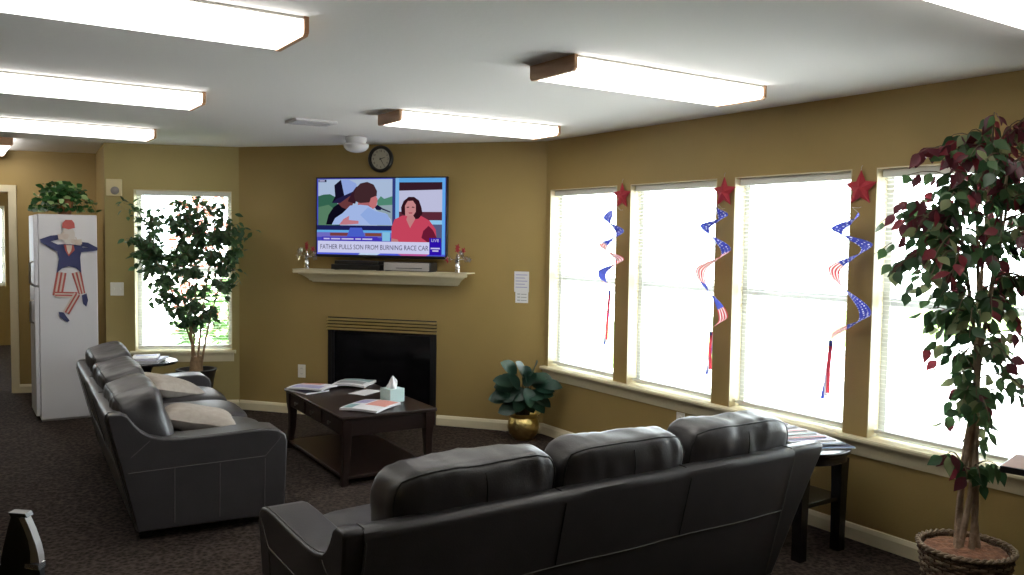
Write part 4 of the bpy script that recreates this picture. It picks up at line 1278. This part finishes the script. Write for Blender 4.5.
while cnt < 158:
    x, z = rnd.uniform(-0.44, 0.44), rnd.uniform(0.58, 2.18)
    if not crown(x, z): continue
    if z < 1.15 and rnd.random() < 0.45: continue
    y = rnd.uniform(-0.30, 0.22)
    end = rv * x + fv * y + V((0, 0, z))
    if end.x + TB.x > W - 0.10: continue
    if end.x > -0.12 and end.y < -0.10 and z < 0.86: continue
    cand = [p for pts in paths for p in pts[6:]]
    st = min(cand, key=lambda p: (p - end).length + 0.5 * abs(p.z - (z + 0.06)))
    cnt += 1
    redp = 0.06 + (0.20 if z > 1.35 else 0.04) + (0.30 if z > 1.92 or x > 0.3 else 0)
    sprig(st, end, rnd.randint(6, 9), redp, 0.070)
for x, z, y, n, rp in [(-0.31, 2.02, -0.05, 12, 0.95), (-0.20, 2.05, -0.1, 9, 0.9), (0.12, 2.13, -0.05, 9, 0.85), (0.32, 2.22, -0.15, 9, 0.95), (-0.37, 1.72, -0.05, 12, 0.75), (-0.36, 1.80, -0.02, 10, 0.6), (-0.40, 1.54, -0.02, 12, 0.05), (-0.33, 1.42, -0.02, 10, 0.1), (-0.26, 1.33, -0.04, 9, 0.1),
                       (-0.14, 0.70, -0.05, 9, 0.35), (-0.05, 0.62, -0.08, 7, 0.4), (-0.22, 1.18, 0.0, 8, 0.1), (0.10, 0.66, -0.06, 6, 0.0)]:
    end = rv * x + fv * y + V((0, 0, z))
    st = min((p for pts in paths for p in pts[6:]), key=lambda p: (p - end).length + 0.6 * abs(p.z - (z - 0.14)))
    sprig(st, end, n, rp, 0.08)
obj('branch', tw, m_twig, t); obj('foliage', lf, [m_g1, m_g2, m_g3, m_r1, m_r2], t, fix=False)

# ------------------------------------------------------------------ oval end table and its fan of magazines
ET = V((3.775, 2.99, 0))
t = thing('oval_end_table', 'black oval end table between the front sofa and the windows', 'table', ET)
def oval(rx, ry, n=48, k=2.5):
    o = []
    for i in range(n):
        a = 2 * pi * i / n
        c, s = cos(a), sin(a)
        o.append((rx * math.copysign(abs(c) ** (2 / k), c), ry * math.copysign(abs(s) ** (2 / k), s)))
    return o
obj('tabletop', MB().prism(oval(0.245, 0.350), 0.540, 0.566), m_blackw, t, bevel=0.006, ang=50)
obj('apron', MB().prism(oval(0.228, 0.332), 0.500, 0.5395), m_blackw, t, ang=50)
for sx in (-1, 1):
    for sy in (-1, 1):
        x, y = sx * 0.158, sy * 0.235
        vs = []; prof = [(0, 0.028), (0.1, 0.027), (0.35, 0.030), (0.4998, 0.034)]
        for z, w in prof: vs += [(x - w, y - w, z), (x + w, y - w, z), (x + w, y + w, z), (x - w, y + w, z)]
        fs = [(3, 2, 1, 0), (12, 13, 14, 15)] + [(i * 4 + j, i * 4 + (j + 1) % 4, i * 4 + 4 + (j + 1) % 4, i * 4 + 4 + j) for i in range(3) for j in range(4)]
        obj('leg', MB().add(vs, fs), m_blackw, t, bevel=0.003)
obj('shelf', MB().box(-0.180, 0.180, -0.255, 0.255, 0.27, 0.295), m_blackw, t, bevel=0.004)
covers = [(m_pdark, m_pblue), (m_paper, m_pblue), (m_plil, m_paper), (m_paper, m_pred), (m_paper, m_pteal), (m_paper, m_pred), (m_paper, m_pdark), (m_paper, m_plil)]
ords = ['nearest the red-leaved tree', 'second from the tree end', 'third from the tree end', 'fourth from the tree end', 'fourth from the far end', 'third from the far end', 'second from the far end', 'farthest from the red-leaved tree, topmost']
for k in range(8):
    b, p = covers[k]
    x = 3.835 - 0.012 * k; y = 2.800 + 0.052 * k
    magazine((x, y, 0.5665 + 0.0075 * k + (0.004 if k else 0)), R(66 + 2.0 * k), 0.20, 0.27, 0.006, b,
             [(0.0, 0.09, 0.0, 1.0, p), (0.45, 0.85, 0.15, 0.85, p)], 'magazine in the fan on the oval end table, ' + ords[k], 'fanned magazines on the end table', 0.0, 0, (0, 0))

# ------------------------------------------------------------------ corner of a wooden table at the right
TC = V((3.655, 1.800, 0)); ra = R(14)
t = thing('wooden_table', 'red-brown wooden table with black edge, its corner at the right side by the tree', 'table', TC, ra - pi / 2)
# local x runs towards the camera side, y towards the wall
obj('tabletop', MB().box(0.004, 0.75, 0.004, 0.28, 0.690, 0.712), m_ftop, t, smooth=False)
o = obj('edge_band', MB().box(0, 0.754, 0, 0.004, 0.684, 0.711).box(0, 0.004, 0.004, 0.28, 0.684, 0.711).box(0.004, 0.754, 0.28, 0.284, 0.684, 0.711).box(0.75, 0.754, 0.004, 0.28, 0.684, 0.711).box(0.004, 0.75, 0.004, 0.28, 0.684, 0.6898), m_plastic, t, smooth=False)
o['label'] = 'black rubber edge'
obj('pedestal', MB().lathe([(0, 0.03), (0.04, 0.03), (0.04, 0.6835), (0, 0.6835)], 20, 0, Mx.Translation((0.42, 0.14, 0))), m_black, t)
obj('foot', MB().box(0.18, 0.66, 0.08, 0.20, 0, 0.03), m_black, t, bevel=0.006)

# ------------------------------------------------------------------ hanging stars and swirls
def keyed(keys, q):
    for (a, va), (b, vb) in zip(keys, keys[1:]):
        if a <= q <= b:
            k = (q - a) / (b - a); k = k * k * (3 - 2 * k)
            return va + (vb - va) * k
    return keys[-1][1]
def lin(keys, q):
    for (a, va), (b, vb) in zip(keys, keys[1:]):
        if q <= b: return va + (vb - va) * (q - a) / (b - a)
    return keys[-1][1]
def swirl(y0, zstar, ztop, zbot, turns, ph0, rad, segs, ztail, ytail, label_s, label_w):
    loc = V((W, y0, zstar))
    t = thing('hanging_star', label_s, 'star decoration', loc, -pi / 2, 'red star decorations on the window posts')
    # local: x to the right as seen from the room, y into the wall
    n = 5; P = star_poly(0.102, 5, 0.47)
    mb = MB(); k = len(P)
    ins = [(p[0] * 0.93, p[1] * 0.93) for p in P]
    vs = [(x, -0.012, z) for x, z in P] + [(0, -0.034, 0)] + [(x, -0.012, z) for x, z in P] + [(0, -0.001, 0)]
    fs = [(i, (i + 1) % k, k) for i in range(k)] + [(k + 1 + (i + 1) % k, k + 1 + i, 2 * k + 1) for i in range(k)]
    mb.add(vs, fs)
    obj('star', mb, m_star, t, smooth=False, weld=True)
    obj('hook', MB().tube([(0, -0.001, 0.125), (0, -0.012, 0.115), (0, -0.012, 0.090)], 0.0014, 5), m_nickel, t)
    w = thing('wind_swirl', label_w, 'swirl decoration', (W, y0, ztop), -pi / 2, 'patriotic wind swirls under the stars')
    off = -0.135
    mb = MB()
    ns = 150
    def A(q): return keyed(rad, q)
    def ctr(q):
        th = R(lin(ph0, q))
        return V((keyed(segs['dx'], q) + A(q) * cos(th), off + A(q) * 0.9 * sin(th), -(ztop - zbot) * q)), th
    rows = []
    for i in range(ns + 1):
        q = i / ns
        c, th = ctr(q)
        wd = 0.030 * min(1, q / 0.06, (1 - q) / 0.10) + 0.0015
        dv = V((0.9 * cos(th), 0.9 * sin(th), 0.40)).normalized()
        rows.append((c - dv * wd, c + dv * wd, q))
    for i in range(ns):
        a0, a1, q0 = rows[i]; b0, b1, q1 = rows[i + 1]
        mi = 0
        for s0, s1, m in segs['pat']:
            if s0 <= q0 < s1: mi = m
        mb.add([a0, a1, b1, b0], [(0, 1, 2, 3)], mi, None, [(q0, 0), (q0, 1), (q1, 1), (q1, 0)])
    obj('ribbon', mb, [m_rstars, m_rstrip, m_rblue], w, fix=False)
    c0, _ = ctr(0)
    obj('string', MB().tube([(0.0, -0.0005, zstar - ztop - 0.100), (0.0, -0.020, zstar - ztop - 0.106), (0.0, off * 0.6, 0.03), c0], 0.0011, 4), m_rwhite, w)
    c1, _ = ctr(1)
    for k, m in enumerate((m_rblue, m_rwhite, m_rred)):
        tl = MB()
        z1 = ztail - ztop + 0.02 * k
        x0 = ytail
        def tf(u, v, k=k, z1=z1):
            p = V((c1.x, c1.y, c1.z)).lerp(V((x0 + 0.017 * (k - 1), off - 0.01 * (k - 1), z1)), u)
            return p + V((0.008 * sin(u * 5 + k * 2) * u + (v - 0.5) * 0.024, 0.006 * sin(u * 4 + k), 0))
        tl.surf(tf, 12, 1)
        o = obj('streamer', tl, m, w, fix=False); o['label'] = ['blue streamer', 'white streamer', 'red streamer'][k]
    return w
ST, SP = 0, 1
swirl(4.800, 1.955, 1.865, 1.270, 0, [(0, 130), (.13, 222), (.30, 402), (.47, 582), (.64, 762), (.80, 942), (1, 1030)], [(0, 0.03), (0.3, 0.060), (0.6, 0.070), (0.85, 0.065), (1, 0.02)],
      {'dx': [(0, 0.05), (0.5, 0.04), (1, 0.03)], 'pat': [(0, 0.44, ST), (0.44, 0.72, SP), (0.72, 0.9, 2), (0.9, 1.01, SP)]}, 0.865, 0.0,
      'red star on the post nearest the fireplace corner', 'stars and stripes swirl hanging on the post nearest the fireplace corner')
swirl(3.812, 1.945, 1.845, 1.060, 0, [(0, -30), (.07, 42), (.16, 222), (.35, 402), (.52, 582), (.90, 762), (1, 860)], [(0, 0.02), (0.12, 0.065), (0.4, 0.080), (0.65, 0.085), (0.88, 0.075), (1, 0.02)],
      {'dx': [(0, 0.05), (0.5, 0.04), (1, 0.04)], 'pat': [(0, 0.36, ST), (0.36, 0.60, SP), (0.60, 0.80, 2), (0.80, 1.01, SP)]}, 0.785, 0.03,
      'red star on the middle post, above the end of the front sofa', 'stars and stripes swirl hanging on the middle post, above the end of the front sofa')
swirl(2.835, 1.930, 1.795, 1.105, 0, [(0, 42), (.15, 222), (.27, 402), (.47, 582), (.81, 762), (1, 930)], [(0, 0.03), (0.12, 0.075), (0.4, 0.085), (0.75, 0.090), (0.92, 0.085), (1, 0.08)],
      {'dx': [(0, 0.04), (0.5, 0.04), (1, 0.03)], 'pat': [(0, 0.40, ST), (0.40, 0.60, SP), (0.60, 0.90, ST), (0.90, 1.01, SP)]}, 0.770, -0.085,
      'red star on the post beside the red-leaved tree', 'stars and stripes swirl hanging on the post beside the red-leaved tree')

# ------------------------------------------------------------------ black chair at the lower left
t = thing('black_chair', 'black chair with a curved post, window light painted grey on its edge, at the lower left corner of the photo', 'chair', (0.164, 2.69, 0), -yaw)
# local: x to the right as one stands behind it, y towards its front
def cp(*p): return [((x - 24) / 366.0, 0.85 - (y - 512) / 366.0) for x, y in p]
outer = [(28, 516), (34, 530), (39, 545), (41.5, 556), (42, 563)]
inner = [(22, 517), (27, 528), (31, 540), (33, 552), (33, 563)]
for side, dx in ((1, 0.0), (-1, -0.46)):
    def sd(pts): return [(x * side + dx, z) for x, z in pts]
    po = obj('back_post', MB().prism(sd(cp((14, 514), (22, 517), (27, 528), (31, 540), (33, 552), (33, 563), (33, 600), (30, 650), (30, 823), (14, 823), (4, 650), (0, 600), (2, 563), (5, 548), (10, 528))), -0.012, 0.012, 'y'), m_black, t, smooth=False)
    o = obj('lit_edge', MB().prism(sd(cp(*(outer + inner[::-1]))), -0.014, 0.014, 'y'), m_trimgrey, po, smooth=False); o['label'] = 'curved post edge, window light painted on in grey'  # grey strip paints in the window light caught by the post's curved face
    o = obj('cap', MB().prism(sd(cp((12, 511), (29, 512), (31, 516), (14, 515))), -0.016, 0.016, 'y'), m_plastic, po, smooth=False)
    o = obj('bracket', MB().prism(sd(cp((28, 563), (42, 564.5), (42, 570), (28, 568))), -0.018, 0.018, 'y'), m_silver, po, smooth=False); o['label'] = 'silver metal band'
    obj('arm_stay', MB().prism(sd(cp((29, 570), (42, 570), (44, 640), (33, 640))), -0.012, 0.012, 'y'), m_black, po, smooth=False)
obj('back_rail', MB().box(-0.445, -0.015, -0.010, 0.010, 0.60, 0.70), m_black, t, bevel=0.004)
obj('seat', MB().box(-0.50, 0.03, 0.0, 0.44, 0.41, 0.465), m_black, t, bevel=0.015)
for x in (-0.46, -0.005): obj('leg', MB().tube([(x, 0.42, 0), (x, 0.42, 0.412)], 0.016, 10), m_black, t)

# ------------------------------------------------------------------ light and camera
wd = bpy.data.worlds.new('World'); sc.world = wd
wd.use_nodes = True
bg = wd.node_tree.nodes['Background']
bg.inputs['Color'].default_value = (0.86, 0.93, 1.0, 1)
bg.inputs['Strength'].default_value = 17.0
sl_ = bpy.data.lights.new('Sun', 'SUN'); sl_.energy = 62.0; sl_.angle = R(0.6); sl_.color = (1.0, 0.95, 0.88)
so_ = bpy.data.objects.new('Sun', sl_); COL.objects.link(so_); so_.location = (-8, -8, 20)
so_.rotation_euler = V((0.50, 0.38, -1.0)).to_track_quat('-Z', 'Y').to_euler()
def portal(M, s0, s1, z0, z1):
    l = bpy.data.lights.new('portal', 'AREA'); l.shape = 'RECTANGLE'
    l.size = s1 - s0; l.size_y = z1 - z0
    l.cycles.is_portal = True
    o = bpy.data.objects.new('portal', l); COL.objects.link(o)
    p = M @ V(((s0 + s1) / 2, -0.16, (z0 + z1) / 2))
    n = (M.to_3x3() @ V((0, 1, 0)))
    o.location = p
    o.rotation_euler = (-n).to_track_quat('Z', 'Y').to_euler()
for a, b in wins: portal(MR, b + OY, a + OY, ZS, ZH)
portal(ML, *WL); portal(MH, 0.75, 2.2, 0.85, 2.0)

cam = bpy.data.cameras.new('Camera')
co = bpy.data.objects.new('Camera', cam); COL.objects.link(co)
f = V((sin(yaw) * cos(pitch), cos(yaw) * cos(pitch), sin(pitch)))
r = V((cos(yaw), -sin(yaw), 0)); u = r.cross(f)
r2 = cos(roll) * r + sin(roll) * u; u2 = -sin(roll) * r + cos(roll) * u
co.matrix_world = Mx(((r2.x, u2.x, -f.x, 0), (r2.y, u2.y, -f.y, 0), (r2.z, u2.z, -f.z, 1.627), (0, 0, 0, 1)))
cam.sensor_width = 36.0; cam.lens = fpx / 1024 * 36.0
cam.clip_start = 0.05; cam.clip_end = 200
sc.camera = co

vs_ = sc.view_settings
vs_.view_transform = 'Standard'; vs_.look = 'None'; vs_.exposure = 0.0; vs_.gamma = 1.0
vs_.use_curve_mapping = False
cy = sc.cycles
cy.use_denoising = True
cy.max_bounces = 10; cy.diffuse_bounces = 6; cy.glossy_bounces = 4; cy.transparent_max_bounces = 12
cy.sample_clamp_indirect = 8
